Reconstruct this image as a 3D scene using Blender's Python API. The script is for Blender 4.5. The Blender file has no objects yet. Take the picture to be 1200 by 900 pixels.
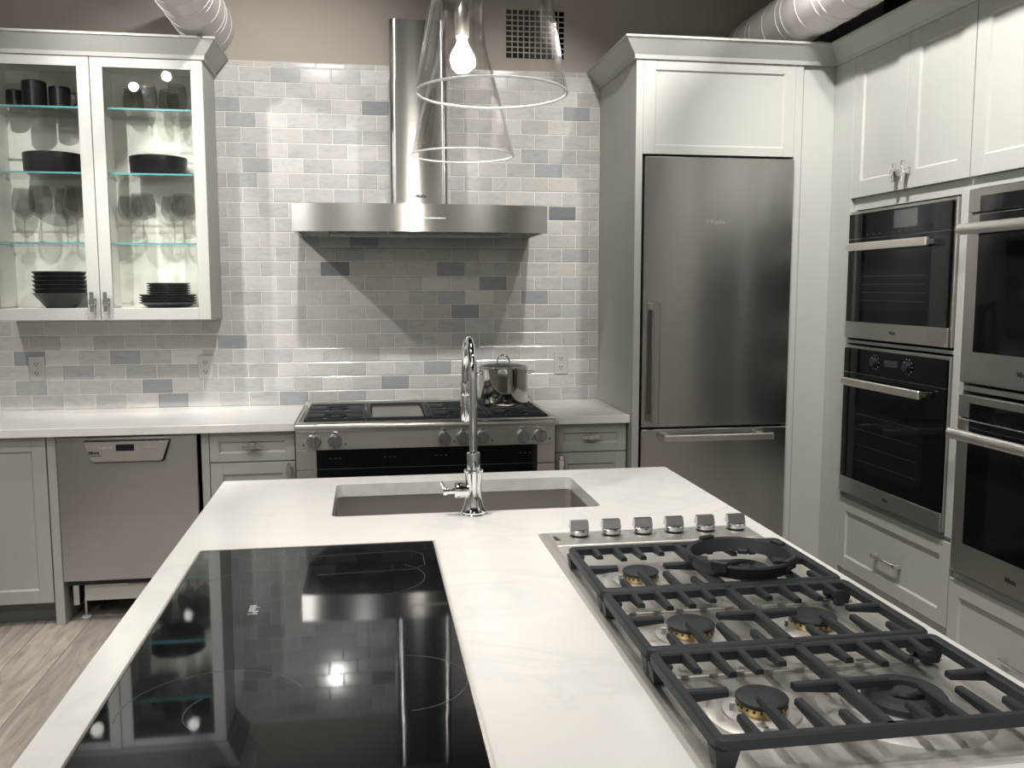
import bpy, bmesh, math, random
from mathutils import Vector, Matrix

random.seed(7)
S = bpy.context.scene
COL = S.collection
PI = math.pi

# ------------------------------------------------------------------ camera
def make_camera():
    yaw, pit, rol = .1576, .1069, -.0008
    F = Vector((math.sin(yaw) * math.cos(pit), math.cos(yaw) * math.cos(pit), -math.sin(pit)))
    R = Vector((math.cos(yaw), -math.sin(yaw), 0))
    U = R.cross(F)
    R2 = R * math.cos(rol) + U * math.sin(rol)
    U2 = -R * math.sin(rol) + U * math.cos(rol)
    cd = bpy.data.cameras.new('camera')
    cd.sensor_width = 36
    cd.lens = 1056.5 / 1200 * 36
    cd.clip_start = .05
    c = bpy.data.objects.new('camera', cd)
    m = Matrix((R2, U2, -F)).transposed().to_4x4()
    m.translation = Vector((0, -4.8674, 1.535))
    c.matrix_world = m
    COL.objects.link(c)
    S.camera = c
make_camera()

# ------------------------------------------------------------------ world, light, exposure
w = bpy.data.worlds.new('world')
S.world = w
w.use_nodes = True
w.node_tree.nodes['Background'].inputs[0].default_value = (.02, .02, .02, 1)
w.node_tree.nodes['Background'].inputs[1].default_value = 1
S.view_settings.view_transform = 'Standard'
S.view_settings.look = 'None'
S.view_settings.exposure = 1.12
S.view_settings.gamma = 1
S.cycles.use_denoising = True
S.cycles.max_bounces = 12
S.cycles.transparent_max_bounces = 32
S.cycles.sample_clamp_indirect = 6
S.cycles.caustics_reflective = False
S.cycles.caustics_refractive = False

WARM = (1, .968, .922)
def spot(x, y, z, tx, ty, tz, power, cone=60, blend=.5, size=.04, col=WARM):
    l = bpy.data.lights.new('track_or_fill_spot', 'SPOT')  # one name for the track lamps and the added fill
    l.energy = power
    l.color = col
    l.spot_size = math.radians(cone)
    l.spot_blend = blend
    l.shadow_soft_size = size
    o = bpy.data.objects.new('track_or_fill_spot', l)
    o.location = (x, y, z)
    o.rotation_euler = (Vector((tx, ty, tz)) - Vector((x, y, z))).to_track_quat('-Z', 'Y').to_euler()
    COL.objects.link(o)

# track lamps washing the tiled wall
spot(-1.78, -1.70, 3.15, -.45, 0, 1.75, 62.4, 52, .6)
spot(2.2, -1.66, 3.1, .62, 0, 1.6, 46, 38, .5)
spot(-.28, -1.75, 3.2, -.42, 0, 2.0, 74, 76, .9, .03)
spot(.95, -1.75, 3.2, .72, 0, 2.0, 62, 58, .9, .03)
# over the island, toward the floor and the tall cabinets
spot(-.2, -2.7, 3.25, -.15, -2.3, .9, 50, 72, .8)
spot(.75, -3.3, 3.25, .7, -3.2, .9, 27.6, 80, .8)
spot(.3, -4.6, 3.25, .3, -3.9, .9, 34.5, 80, .8)
spot(1.2, -1.95, 3.55, 2.25, -1.45, 2.1, 131.2, 75, .7)
spot(1.45, -2.0, 3.55, 1.65, -.68, 2.3, 55, 52, .7)
spot(1.3, -3.1, 3.5, 2.25, -2.0, .6, 78, 70, .8)
spot(-1.28, -2.0, 3.6, -1.28, -.34, 2.05, 78, 36, .5, .02)
spot(-1.75, -4.5, 3.42, -1.75, -4.4, 0, 28.8, 165, .2)
spot(-2.15, -5.0, 3.42, -2.15, -4.9, 0, 26.4, 165, .2)
spot(-1.2, -1.6, 3.4, -1.2, -1.66, 0, 192, 44, .7)  # added lamp, brightens the floor left of the island
spot(-2.1, -2.5, 3.3, -1.2, -.2, 1.0, 50, 42, .7)  # added lamp, lifts the left worktop and the tiles behind it
spot(-1.0, -1.25, 3.5, -1.05, -.52, .9, 46, 38, .7)  # added steep lamp, brightens the left worktop but hardly the base fronts
spot(-1.3, -2.3, 3.45, -1.25, 0, 3.0, 17, 44, .9)  # added lamp, brightens the wall above the glazed cabinet
# added fill lamps on the unseen walls, so the steel has brightness to reflect
for sx in (-2.0, -.2, 1.6):
    spot(sx, -5.6, 3.25, sx, -7.0, 1.4, 66.5, 100, .8)
spot(-2.2, -4.2, 3.25, -3.2, -3.6, 1.4, 26, 100, .8)
spot(-2.0, -2.2, 3.25, -3.2, -1.6, 1.4, 26, 100, .8)
spot(1.9, -4.6, 3.25, 2.9, -4.4, 1.4, 96, 110, .8)

# ------------------------------------------------------------------ materials
def mat(name, col=(.5, .5, .5), rough=.5, metal=0., spec=.5, **kw):
    m = bpy.data.materials.new(name)
    m.use_nodes = True
    b = m.node_tree.nodes['Principled BSDF']
    b.inputs['Base Color'].default_value = (*col, 1)
    b.inputs['Roughness'].default_value = rough
    b.inputs['Metallic'].default_value = metal
    b.inputs['Specular IOR Level'].default_value = spec
    for k, v in kw.items():
        b.inputs[k.replace('_', ' ')].default_value = v
    return m
def nd(m, t, **kw):
    n = m.node_tree.nodes.new(t)
    for k, v in kw.items():
        setattr(n, k, v)
    return n
def lk(m, a, b):
    m.node_tree.links.new(a, b)
def bsdf(m):
    return m.node_tree.nodes['Principled BSDF']
def noise(m, scale, detail=3, stretch=(1, 1, 1), coord='Object', rough=.5, dist=0, vec=None):
    tc = nd(m, 'ShaderNodeTexCoord')
    mp = nd(m, 'ShaderNodeMapping')
    mp.inputs['Scale'].default_value = stretch
    lk(m, vec or tc.outputs[coord], mp.inputs['Vector'])
    n = nd(m, 'ShaderNodeTexNoise')
    n.inputs['Scale'].default_value = scale
    n.inputs['Detail'].default_value = detail
    n.inputs['Roughness'].default_value = rough
    n.inputs['Distortion'].default_value = dist
    lk(m, mp.outputs[0], n.inputs['Vector'])
    return n
def ramp(m, fac, stops):
    r = nd(m, 'ShaderNodeValToRGB')
    e = r.color_ramp.elements
    while len(e) < len(stops):
        e.new(.5)
    for i, (p, c) in enumerate(stops):
        e[i].position = p
        e[i].color = (*c, 1) if len(c) == 3 else c
    lk(m, fac, r.inputs['Fac'])
    return r

M = {}
M['cabinet'] = mat('sage_grey_paint', (.403, .405, .383), .42)
M['interior'] = mat('cream_cabinet_lining', (.88, .87, .83), .5)
M['toe'] = mat('toe_kick_grey', (.16, .165, .155), .5)
M['taupe'] = mat('taupe_wall_paint', (.335, .305, .268), .75)
M['dark'] = mat('black_ceiling_paint', (.012, .012, .013), .9)
M['room'] = mat('grey_room_paint', (.33, .325, .31), .75)
M['duct'] = mat('white_duct_paint', (.80, .77, .75), .5)
M['chrome'] = mat('chrome', (.86, .86, .87), .06, 1)
M['knob'] = mat('satin_chrome', (.55, .56, .57), .22, 1)
M['rangeknob'] = mat('grey_knob', (.46, .47, .48), .33, 1)
M['iron'] = mat('cast_iron', (.022, .026, .031), .55)
M['blackglass'] = mat('black_glass', (.004, .005, .006), .035, 0, .33)
M['ovenglass'] = mat('dark_oven_glass', (.004, .004, .005), .05, 0, .14)
M['void'] = mat('duct_void', (.002, .002, .002), .9, 0, 0)
M['black'] = mat('black_plastic', (.01, .01, .011), .45)
M['crockery'] = mat('black_stoneware', (.007, .007, .008), .3, 0, .35)
M['brass'] = mat('brass_burner', (.55, .42, .20), .35, 1)
M['white'] = mat('white_plastic', (.75, .75, .74), .5)
M['outlet'] = mat('grey_outlet_plate', (.48, .48, .47), .4)
M['print'] = mat('dark_print', (.02, .02, .02), .5)
M['lightprint'] = mat('pale_print', (.45, .45, .45), .4)
M['dimprint'] = mat('dim_print', (.09, .09, .09), .4)
M['steelprint'] = mat('embossed_steel', (.26, .26, .255), .35, 0)
M['handle'] = mat('pale_steel_handle', (.78, .76, .72), .32, 1)
M['display'] = mat('display_glass', (.01, .012, .02), .1)
M['grout'] = mat('white_grout', (.74, .73, .70), .85)
M['edgeglass'] = mat('teal_glass_edge', (.10, .36, .40), .15, 0, .5, Alpha=.85)

def steel(name, col=.60, rough=.27, aniso=.8, rot=.25, stretch=(3, 3, 420)):
    m = mat(name, (col, col * .985, col * .955), rough, 1)
    b = bsdf(m)
    b.inputs['Anisotropic'].default_value = aniso
    b.inputs['Anisotropic Rotation'].default_value = rot
    t = nd(m, 'ShaderNodeTangent', direction_type='RADIAL', axis='Z')
    lk(m, t.outputs[0], b.inputs['Tangent'])
    n = noise(m, 1, 2, (.6, .6, 300))
    r = ramp(m, n.outputs[0], [(.3, (col * .97, col * .955, col * .925)), (.7, (col * 1.03, col * 1.015, col * .985))])
    lk(m, r.outputs[0], b.inputs['Base Color'])
    return m
M['steel'] = steel('brushed_steel', .50, .21, .88)
M['steeldark'] = steel('brushed_steel_oven', .40, .33)
M['steelrange'] = steel('brushed_steel_range', .66, .30, .75)
M['steelfridge'] = steel('brushed_steel_fridge', .50, .23, .88)
def steel_top():
    m = mat('hob_steel', (.80, .78, .74), .46, 1)
    n = noise(m, 30, 3, (1, .05, 1))
    r = ramp(m, n.outputs[0], [(.3, (.38,) * 3), (.7, (.55,) * 3)])
    lk(m, r.outputs[0], bsdf(m).inputs['Roughness'])
    return m
M['steeltop'] = steel_top()
M['sinksteel'] = mat('sink_steel', (.50, .48, .45), .40, 1)

def quartz():
    m = mat('white_quartz', (.84, .83, .80), .17, 0, .5)
    n = noise(m, 2.2, 6, (1, 1, 1), 'Object', .6, 1.2)
    r = ramp(m, n.outputs[0], [(.35, (.86, .845, .81)), (.52, (.84, .825, .79)), (.56, (.80, .79, .765)), (.62, (.855, .84, .805))])
    lk(m, r.outputs[0], bsdf(m).inputs['Base Color'])
    return m
M['quartz'] = quartz()

def tile():
    m = mat('marble_tile', (.5, .5, .5), .13, 0, .5)
    oi = nd(m, 'ShaderNodeObjectInfo')
    ge = nd(m, 'ShaderNodeNewGeometry')
    tc = nd(m, 'ShaderNodeTexCoord')
    ad = nd(m, 'ShaderNodeVectorMath', operation='ADD')
    sc = nd(m, 'ShaderNodeVectorMath', operation='SCALE')
    lk(m, oi.outputs['Location'], sc.inputs[0])
    sc.inputs['Scale'].default_value = 7.3
    lk(m, tc.outputs['Object'], ad.inputs[0])
    lk(m, sc.outputs[0], ad.inputs[1])
    n = noise(m, 9, 5, (1, 1, 2.4), vec=ad.outputs[0], dist=1.6, rough=.55)
    r = ramp(m, n.outputs[0], [(.30, (.86, .88, .92)), (.47, (1, 1, 1)), (.6, (1.06, 1.04, 1.0)), (.72, (.93, .94, .95))])
    mx = nd(m, 'ShaderNodeMix', data_type='RGBA', blend_type='MULTIPLY')
    mx.inputs['Factor'].default_value = 1
    lk(m, oi.outputs['Color'], mx.inputs['A'])
    lk(m, r.outputs[0], mx.inputs['B'])
    mr = nd(m, 'ShaderNodeMapRange')
    mr.inputs['To Min'].default_value = .88
    mr.inputs['To Max'].default_value = 1.1
    lk(m, ge.outputs['Random Per Island'], mr.inputs['Value'])
    m2 = nd(m, 'ShaderNodeMix', data_type='RGBA', blend_type='MULTIPLY')
    m2.inputs['Factor'].default_value = 1
    lk(m, mx.outputs['Result'], m2.inputs['A'])
    lk(m, mr.outputs[0], m2.inputs['B'])
    lk(m, m2.outputs['Result'], bsdf(m).inputs['Base Color'])
    return m
M['tile'] = tile()

def plank():
    m = mat('grey_wood_plank', (.3, .28, .26), .42, 0, .4)
    oi = nd(m, 'ShaderNodeObjectInfo')
    tc = nd(m, 'ShaderNodeTexCoord')
    ad = nd(m, 'ShaderNodeVectorMath', operation='ADD')
    sc = nd(m, 'ShaderNodeVectorMath', operation='SCALE')
    lk(m, oi.outputs['Location'], sc.inputs[0])
    sc.inputs['Scale'].default_value = 3.7
    lk(m, tc.outputs['Object'], ad.inputs[0])
    lk(m, sc.outputs[0], ad.inputs[1])
    n = noise(m, 9, 6, (1.6, .22, 1), vec=ad.outputs[0], dist=2.2, rough=.62)
    r = ramp(m, n.outputs[0], [(.28, (.17, .152, .135)), (.45, (.28, .252, .222)), (.55, (.33, .297, .262)), (.75, (.43, .39, .345))])
    mr = nd(m, 'ShaderNodeMapRange')
    mr.inputs['To Min'].default_value = .8
    mr.inputs['To Max'].default_value = 1.15
    lk(m, oi.outputs['Random'], mr.inputs['Value'])
    mx = nd(m, 'ShaderNodeMix', data_type='RGBA', blend_type='MULTIPLY')
    mx.inputs['Factor'].default_value = 1
    lk(m, r.outputs[0], mx.inputs['A'])
    lk(m, mr.outputs[0], mx.inputs['B'])
    lk(m, mx.outputs['Result'], bsdf(m).inputs['Base Color'])
    return m
M['plank'] = plank()

def glass(name, tint=(.96, .975, .97), ior=1.5, rough=0., gain=1., bump=0.):
    m = bpy.data.materials.new(name)
    m.use_nodes = True
    nt = m.node_tree
    nt.nodes.remove(nt.nodes['Principled BSDF'])
    out = nt.nodes['Material Output']
    tr = nd(m, 'ShaderNodeBsdfTransparent')
    tr.inputs[0].default_value = (*tint, 1)
    gl = nd(m, 'ShaderNodeBsdfGlossy')
    gl.inputs['Roughness'].default_value = rough
    # Schlick reflectance from the facing angle, the same from both sides of the sheet
    fr = nd(m, 'ShaderNodeLayerWeight')
    fr.inputs['Blend'].default_value = .5
    pw = nd(m, 'ShaderNodeMath', operation='POWER')
    pw.inputs[1].default_value = 5
    lk(m, fr.outputs['Facing'], pw.inputs[0])
    f0 = ((ior - 1) / (ior + 1)) ** 2
    ml = nd(m, 'ShaderNodeMath', operation='MULTIPLY_ADD', use_clamp=True)
    ml.inputs[1].default_value = (1 - f0) * gain
    ml.inputs[2].default_value = f0 * gain
    lk(m, pw.outputs[0], ml.inputs[0])
    mx = nd(m, 'ShaderNodeMixShader')
    lk(m, ml.outputs[0], mx.inputs[0])
    lk(m, tr.outputs[0], mx.inputs[1])
    lk(m, gl.outputs[0], mx.inputs[2])
    lk(m, mx.outputs[0], out.inputs[0])
    if bump:
        n = noise(m, 16, 2, (1, 1, .16))
        bp = nd(m, 'ShaderNodeBump')
        bp.inputs['Strength'].default_value = bump
        bp.inputs['Distance'].default_value = .01
        lk(m, n.outputs[0], bp.inputs['Height'])
        lk(m, bp.outputs[0], gl.inputs['Normal'])
        lk(m, bp.outputs[0], fr.inputs['Normal'])
    return m
M['pane'] = glass('clear_pane', (.985, .987, .98), 1.45)
M['shelf'] = glass('glass_shelf', (.95, .97, .962), 1.45)
M['wineglass'] = glass('wine_glass', (.83, .83, .82), 1.5, 0, 1.1)
M['pendant'] = glass('blown_glass', (.985, .982, .978), 1.5, .03, 1.15, .6)
M['rim'] = mat('rim_glint_white', (.92, .92, .91), .15, 0, .8, Alpha=.75)  # white colour stands in for bulb light caught in the glass rim

def emit(name, col, s):
    m = bpy.data.materials.new(name)
    m.use_nodes = True
    b = bsdf(m)
    b.inputs['Base Color'].default_value = (0, 0, 0, 1)
    b.inputs['Emission Color'].default_value = (*col, 1)
    b.inputs['Emission Strength'].default_value = s
    return m
M['bulb'] = emit('lamp_bulb', (1, .95, .87), 115)

# ------------------------------------------------------------------ mesh helpers
class MB:
    def __init__(self):
        self.v = []
        self.f = []
    def add(self, vs, fs):
        n = len(self.v)
        self.v += [tuple(p) for p in vs]
        self.f += [tuple(i + n for i in f) for f in fs]
        return self
    def box(self, x0, x1, y0, y1, z0, z1, b=0., tf=None):
        x0, x1 = min(x0, x1), max(x0, x1)
        y0, y1 = min(y0, y1), max(y0, y1)
        z0, z1 = min(z0, z1), max(z0, z1)
        b = min(b, (x1 - x0) * .45, (y1 - y0) * .45, (z1 - z0) * .45)
        L, H = (x0, y0, z0), (x1, y1, z1)
        if b <= 0:
            vs = [(x, y, z) for x in (x0, x1) for y in (y0, y1) for z in (z0, z1)]
            fs = [(0, 1, 3, 2), (4, 6, 7, 5), (0, 4, 5, 1), (2, 3, 7, 6), (0, 2, 6, 4), (1, 5, 7, 3)]
        else:
            vs, ix = [], {}
            cs = [(i, j, k) for i in (0, 1) for j in (0, 1) for k in (0, 1)]
            for c in cs:
                for a in range(3):
                    p = [(H[q] - (b if q != a else 0)) if c[q] else (L[q] + (b if q != a else 0)) for q in range(3)]
                    ix[c, a] = len(vs)
                    vs.append(p)
            fs = []
            for a in range(3):
                o1, o2 = [q for q in range(3) if q != a]
                for s in (0, 1):
                    q = []
                    for (i, j) in ((0, 0), (1, 0), (1, 1), (0, 1)):
                        c = [0, 0, 0]
                        c[a], c[o1], c[o2] = s, i, j
                        q.append(ix[tuple(c), a])
                    fs.append(tuple(q))
                for s in (0, 1):
                    for t in (0, 1):
                        c1, c2 = [0, 0, 0], [0, 0, 0]
                        c1[a], c2[a] = 0, 1
                        c1[o1] = c2[o1] = s
                        c1[o2] = c2[o2] = t
                        c1, c2 = tuple(c1), tuple(c2)
                        fs.append((ix[c1, o1], ix[c2, o1], ix[c2, o2], ix[c1, o2]))
            for c in cs:
                fs.append((ix[c, 0], ix[c, 1], ix[c, 2]))
        if tf:
            vs = [tf(*p) for p in vs]
        return self.add(vs, fs)
    def lathe(self, prof, c=(0, 0, 0), n=28, tf=None, axis='z', wob=None):
        vs, fs = [], []
        k = len(prof)
        for i in range(n):
            a = 2 * PI * i / n
            for (r, z) in prof:
                rr = r * (1 + (wob(a, z) if wob else 0))
                p = (rr * math.cos(a), rr * math.sin(a), z)
                if axis == 'y':
                    p = (p[0], p[2], p[1])
                elif axis == 'x':
                    p = (p[2], p[0], p[1])
                p = (p[0] + c[0], p[1] + c[1], p[2] + c[2])
                vs.append(tf(*p) if tf else p)
        for i in range(n):
            j = (i + 1) % n
            for q in range(k - 1):
                fs.append((i * k + q, j * k + q, j * k + q + 1, i * k + q + 1))
        if prof[0][0] > 1e-5:
            pass
        return self.add(vs, fs)
    def cyl(self, r, z0, z1, c=(0, 0, 0), n=24, axis='z', b=0., tf=None):
        pr = [(1e-6, z0), (r - b, z0), (r, z0 + b), (r, z1 - b), (r - b, z1), (1e-6, z1)] if b else \
             [(1e-6, z0), (r, z0), (r, z1), (1e-6, z1)]
        return self.lathe(pr, c, n, tf, axis)
    def tube(self, pts, r, n=12, closed=False, cap=True, tf=None, flat=None):
        P = [Vector(p) for p in pts]
        m = len(P)
        rs = r if isinstance(r, (list, tuple)) else [r] * m
        vs, fs = [], []
        ref = None
        for i in range(m):
            a = P[(i - 1) % m] if (closed or i > 0) else P[i]
            b = P[(i + 1) % m] if (closed or i < m - 1) else P[i]
            t = (b - a).normalized()
            if ref is None:
                ref = t.orthogonal().normalized()
            ref = (ref - t * ref.dot(t)).normalized()
            bi = t.cross(ref)
            for k in range(n):
                q = 2 * PI * k / n
                p = P[i] + (ref * math.cos(q) + bi * math.sin(q)) * rs[i]
                vs.append(tf(*p) if tf else p)
        last = m if closed else m - 1
        for i in range(last):
            j = (i + 1) % m
            for k in range(n):
                l = (k + 1) % n
                fs.append((i * n + k, i * n + l, j * n + l, j * n + k))
        if cap and not closed:
            fs.append(tuple(range(n)))
            fs.append(tuple(range((m - 1) * n, m * n)))
        return self.add(vs, fs)
    def sweep(self, path, prof, closed=False, tf=None):
        """path: 2-D points; prof: (out, z) points, closed loop; out is to the right of the path."""
        m = len(path)
        vs, fs = [], []
        for i in range(m):
            p = Vector(path[i])
            d0 = (p - Vector(path[i - 1])).normalized() if (closed or i > 0) else None
            d1 = (Vector(path[(i + 1) % m]) - p).normalized() if (closed or i < m - 1) else None
            d0 = d0 or d1
            d1 = d1 or d0
            n0, n1 = Vector((d0.y, -d0.x)), Vector((d1.y, -d1.x))
            nn = (n0 + n1)
            nn = nn / max(1e-6, nn.dot(n0))
            for (o, z) in prof:
                q = p + nn * o
                v = (q.x, q.y, z)
                vs.append(tf(*v) if tf else v)
        k = len(prof)
        for i in range(m if closed else m - 1):
            j = (i + 1) % m
            for q in range(k):
                l = (q + 1) % k
                fs.append((i * k + q, j * k + q, j * k + l, i * k + l))
        if not closed:
            fs.append(tuple(range(k)))
            fs.append(tuple(range((m - 1) * k, m * k)))
        return self.add(vs, fs)
    def bar(self, p0, p1, wd, h0, h1=None, top=.7):
        """tapered bar between two points (top centre line), trapezoid section"""
        h1 = h0 if h1 is None else h1
        p0, p1 = Vector(p0), Vector(p1)
        d = (p1 - p0)
        d.z = 0
        d.normalize()
        s = Vector((-d.y, d.x, 0)) * wd * .5
        vs = []
        for p, h in ((p0, h0), (p1, h1)):
            vs += [p - s * top, p + s * top, p + s - Vector((0, 0, .003)), p + s - Vector((0, 0, h)), p - s - Vector((0, 0, h)), p - s - Vector((0, 0, .003))]
        fs = [(0, 1, 2, 3, 4, 5), (11, 10, 9, 8, 7, 6)] + [(i, (i + 1) % 6, 6 + (i + 1) % 6, 6 + i) for i in range(6)]
        return self.add(vs, fs)
    def mesh(self, name, m, smooth=None, origin=(0, 0, 0)):
        me = bpy.data.meshes.new(name)
        o = Vector(origin)
        me.from_pydata([tuple(Vector(p) - o) for p in self.v], [], self.f)
        bm = bmesh.new()
        bm.from_mesh(me)
        if smooth is not None:
            bmesh.ops.remove_doubles(bm, verts=bm.verts, dist=2e-5)
        bmesh.ops.recalc_face_normals(bm, faces=bm.faces)
        bm.to_mesh(me)
        bm.free()
        if smooth is not None:
            for p in me.polygons:
                p.use_smooth = True
            me.set_sharp_from_angle(angle=math.radians(smooth))
        if m is not None:
            me.materials.append(m)
        return me

def wpos(o):
    p = Vector((0, 0, 0))
    while o is not None:
        p += o.location
        o = o.parent
    return p
def obj(name, mb, m, parent=None, smooth=None, at=None, kind=None, label=None):
    """link a builder as ONE mesh object; vertices are in world coordinates"""
    pw = wpos(parent) if parent else Vector((0, 0, 0))
    og = Vector(at) if at is not None else pw
    me = mb.mesh(name, m, smooth, og)
    o = bpy.data.objects.new(name, me)
    if parent:
        o.parent = parent
    o.location = og - pw
    COL.objects.link(o)
    if kind:
        o['kind'] = kind
    if label:
        o['label'] = label
    return o
def inst(src, loc, parent=None, name=None):
    o = src.copy()
    COL.objects.link(o)
    o.parent = parent
    o.location = Vector(loc) - (wpos(parent) if parent else Vector((0, 0, 0)))
    return o
def tag(o, label, cat, group=None):
    o['label'] = label
    o['category'] = cat
    if group:
        o['group'] = group
    return o
def thing(name, label, cat, loc=(0, 0, 0), group=None):
    o = bpy.data.objects.new(name, None)
    o.empty_display_size = .05
    o.location = loc
    COL.objects.link(o)
    return tag(o, label, cat, group)
def dup(root, loc, label=None, group=None):
    r = root.copy()
    COL.objects.link(r)
    r.location = loc
    if label:
        r['label'] = label
    if group:
        r['group'] = group
    for ch in list(root.children):
        c = ch.copy()
        COL.objects.link(c)
        c.parent = r
        for g in list(ch.children):
            d = g.copy()
            COL.objects.link(d)
            d.parent = c
    return r
def struct(o):
    o['kind'] = 'structure'
    return o
def text(body, size, tf, m, parent, name='lettering', depth=.0008, width=1., bold=0.):
    cu = bpy.data.curves.new(name, 'FONT')
    cu.body = body
    cu.size = size
    cu.align_x = 'CENTER'
    cu.align_y = 'CENTER'
    cu.extrude = depth
    cu.offset = bold
    cu.resolution_u = 2
    t = bpy.data.objects.new(name, cu)
    COL.objects.link(t)
    dg = bpy.context.evaluated_depsgraph_get()
    me = bpy.data.meshes.new_from_object(t.evaluated_get(dg))
    b = MB()
    b.add([tf(v.co.x * width, v.co.z, v.co.y) for v in me.vertices], [tuple(p.vertices) for p in me.polygons])
    bpy.data.objects.remove(t)
    return obj(name, b, m, parent)
# local frames: (u right, d outward, z up) -> world
def FB(Y, x0=0, z0=0):
    return lambda u, d, z: (x0 + u, Y - d, z0 + z)
def FR(X, y0=0, z0=0):
    return lambda u, d, z: (X - d, y0 - u, z0 + z)

def shaker(parent, name, tf, u0, u1, z0, z1, fr=.06, th=.02, rec=.009, m=None):
    """a framed door or drawer front with its recessed panel as a sub-part"""
    m = m or M['cabinet']
    b = MB()
    bv = .0015
    fl, fr_, fb, ft = fr if isinstance(fr, tuple) else (fr, fr, fr, fr)
    b.box(u0, u0 + fl, 0, th, z0, z1, bv, tf).box(u1 - fr_, u1, 0, th, z0, z1, bv, tf)
    b.box(u0 + fl, u1 - fr_, 0, th, z0, z0 + fb, bv, tf).box(u0 + fl, u1 - fr_, 0, th, z1 - ft, z1, bv, tf)
    # sloped bead round the panel
    q = .006
    a0, a1, c0, c1 = u0 + fl, u1 - fr_, z0 + fb, z1 - ft
    P = [(a0, c0), (a1, c0), (a1, c1), (a0, c1)]
    I = [(a0 + q, c0 + q), (a1 - q, c0 + q), (a1 - q, c1 - q), (a0 + q, c1 - q)]
    vs = [tf(u, th - .002, z) for u, z in P] + [tf(u, th - rec, z) for u, z in I]
    b.add(vs, [(i, (i + 1) % 4, 4 + (i + 1) % 4, 4 + i) for i in range(4)])
    o = obj(name, b, m, parent)
    p = MB().box(a0 - .004, a1 + .004, .002, th - rec, c0 - .004, c1 + .004, 0, tf)
    obj('panel', p, m, o)
    return o
def tpull(parent, tf, u, z, vertical=True, L=.095):
    """square chrome T pull: a plate, a post and a cross bar"""
    b = MB()
    h = L / 2
    wd = .0125
    if vertical:
        b.box(u - wd, u + wd, 0, .004, z - h * .35, z + h * .35, .001, tf)
        b.box(u - wd * .8, u + wd * .8, .004, .024, z - wd * .8, z + wd * .8, .001, tf)
        b.box(u - wd * .72, u + wd * .72, .024, .036, z - h, z + h, .0015, tf)
        b.box(u - wd * .9, u + wd * .9, .036, .041, z - wd * 1.1, z + wd * 1.1, .001, tf)
    else:
        b.box(u - h * .35, u + h * .35, 0, .004, z - wd, z + wd, .001, tf)
        b.box(u - wd * .8, u + wd * .8, .004, .024, z - wd * .8, z + wd * .8, .001, tf)
        b.box(u - h, u + h, .024, .034, z - wd * .72, z + wd * .72, .0015, tf)
        b.box(u - wd * 1.1, u + wd * 1.1, .034, .040, z - wd * .9, z + wd * .9, .001, tf)
    return obj('handle', b, M['chrome'], parent)

# ------------------------------------------------------------------ setting
XL, XRW, YF, ZC = -3.2, 2.9, -7.0, 3.7
XS = 1.2556            # left side of the fridge surround
XF = 2.2575            # front plane of the oven wall
YFR = -.678            # front plane of the fridge surround

floor = struct(obj('floor', MB().box(XL, XRW, YF, .15, -.1, -.008), M['toe']))
pm = {}
def plank_at(x0, x1, y0, y1):
    key = (round(x1 - x0, 3), round(y1 - y0, 3))
    if key not in pm:
        hw, hl = (x1 - x0) / 2, (y1 - y0) / 2
        pm[key] = MB().box(-hw, hw, -hl, hl, -.008, 0, .0015).mesh('plank', M['plank'])
    o = bpy.data.objects.new('plank', pm[key])
    o.parent = floor
    o.location = ((x0 + x1) / 2, (y0 + y1) / 2, 0)
    COL.objects.link(o)
x, i = XL, 0
while x < XRW - .02:
    x1 = min(x + .19, XRW)
    y = -(.35 + .37 * ((i * 5) % 7) / 7 * 3)
    edges = [.15]
    while y > YF:
        edges.append(y)
        y -= 1.5
    edges.append(YF)
    for a, b_ in zip(edges, edges[1:]):
        plank_at(x + .0008, x1 - .0008, b_ + .0008, a - .0008)
    x = x1
    i += 1

struct(obj('ceiling', MB().box(XL, XRW, YF, .15, ZC, ZC + .1), M['dark']))
struct(obj('wall_left', MB().box(XL - .1, XL, YF, .15, -.1, ZC), M['room']))
wr_ = struct(obj('wall_right', MB().box(XRW, XRW + .1, YF, .15, -.1, ZC), M['room']))
obj('added_black_sheet', MB().box(XRW - .006, XRW - .0005, -2.60, .009, 2.62, ZC - .001), M['dark'], wr_)  # added black sheet, keeps the wall above the ovens dark
struct(obj('wall_front', MB().box(XL, XRW, YF - .1, YF, -.1, ZC), M['room']))
wall = struct(obj('wall_back', MB().box(XL, XRW, .010, .15, -.1, ZC), M['taupe']))

# marble wall tiles
TW, TH, X0T, Z0T = .1525, .0755, -.626, .914
ZTOP = 2.678
obj('grout', MB().box(-2.282, XS + .02, .0022, .0105, Z0T - .05, 1.442).box(-.76, XS + .02, .0022, .0105, 1.442, ZTOP), M['grout'], wall)
DARK = {(20, -1): 2, (20, 4): 2, (19, -1): 1, (16, 0): 1, (15, -1): 1, (17, -1): 1, (16, 4): 1, (14, 3): 1, (18, 3): 1, (22, 1): 1, (9, 2): 3,
        (11, 3): 2, (10, 3): 1, (4, -1): 2, (1, 4): 2, (0, 3): 1, (0, 0): 1, (5, 4): 1, (13, 10): 3, (9, 6): 2, (8, 8): 2, (6, 7): 2,
        (7, 9): 2, (7, 6): 1, (8, 11): 1, (10, 11): 1, (2, 6): 2, (4, 12): 1, (0, 11): 1, (6, 11): 1, (20, 11): 2, (18, 9): 1, (16, 10): 2,
        (15, 11): 2, (17, 9): 1, (3, -5): 2, (3, -8): 2, (1, -4): 2, (0, -3): 2, (2, -6): 1, (2, -4): 1, (1, -8): 1, (1, -1): 1, (3, 0): 1,
        (0, 1): 2, (3, 7): 1}
TONE = {0: (.525, .515, .50), 1: (.41, .415, .42), 2: (.305, .32, .335), 3: (.20, .215, .23)}
tiles = []
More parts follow.
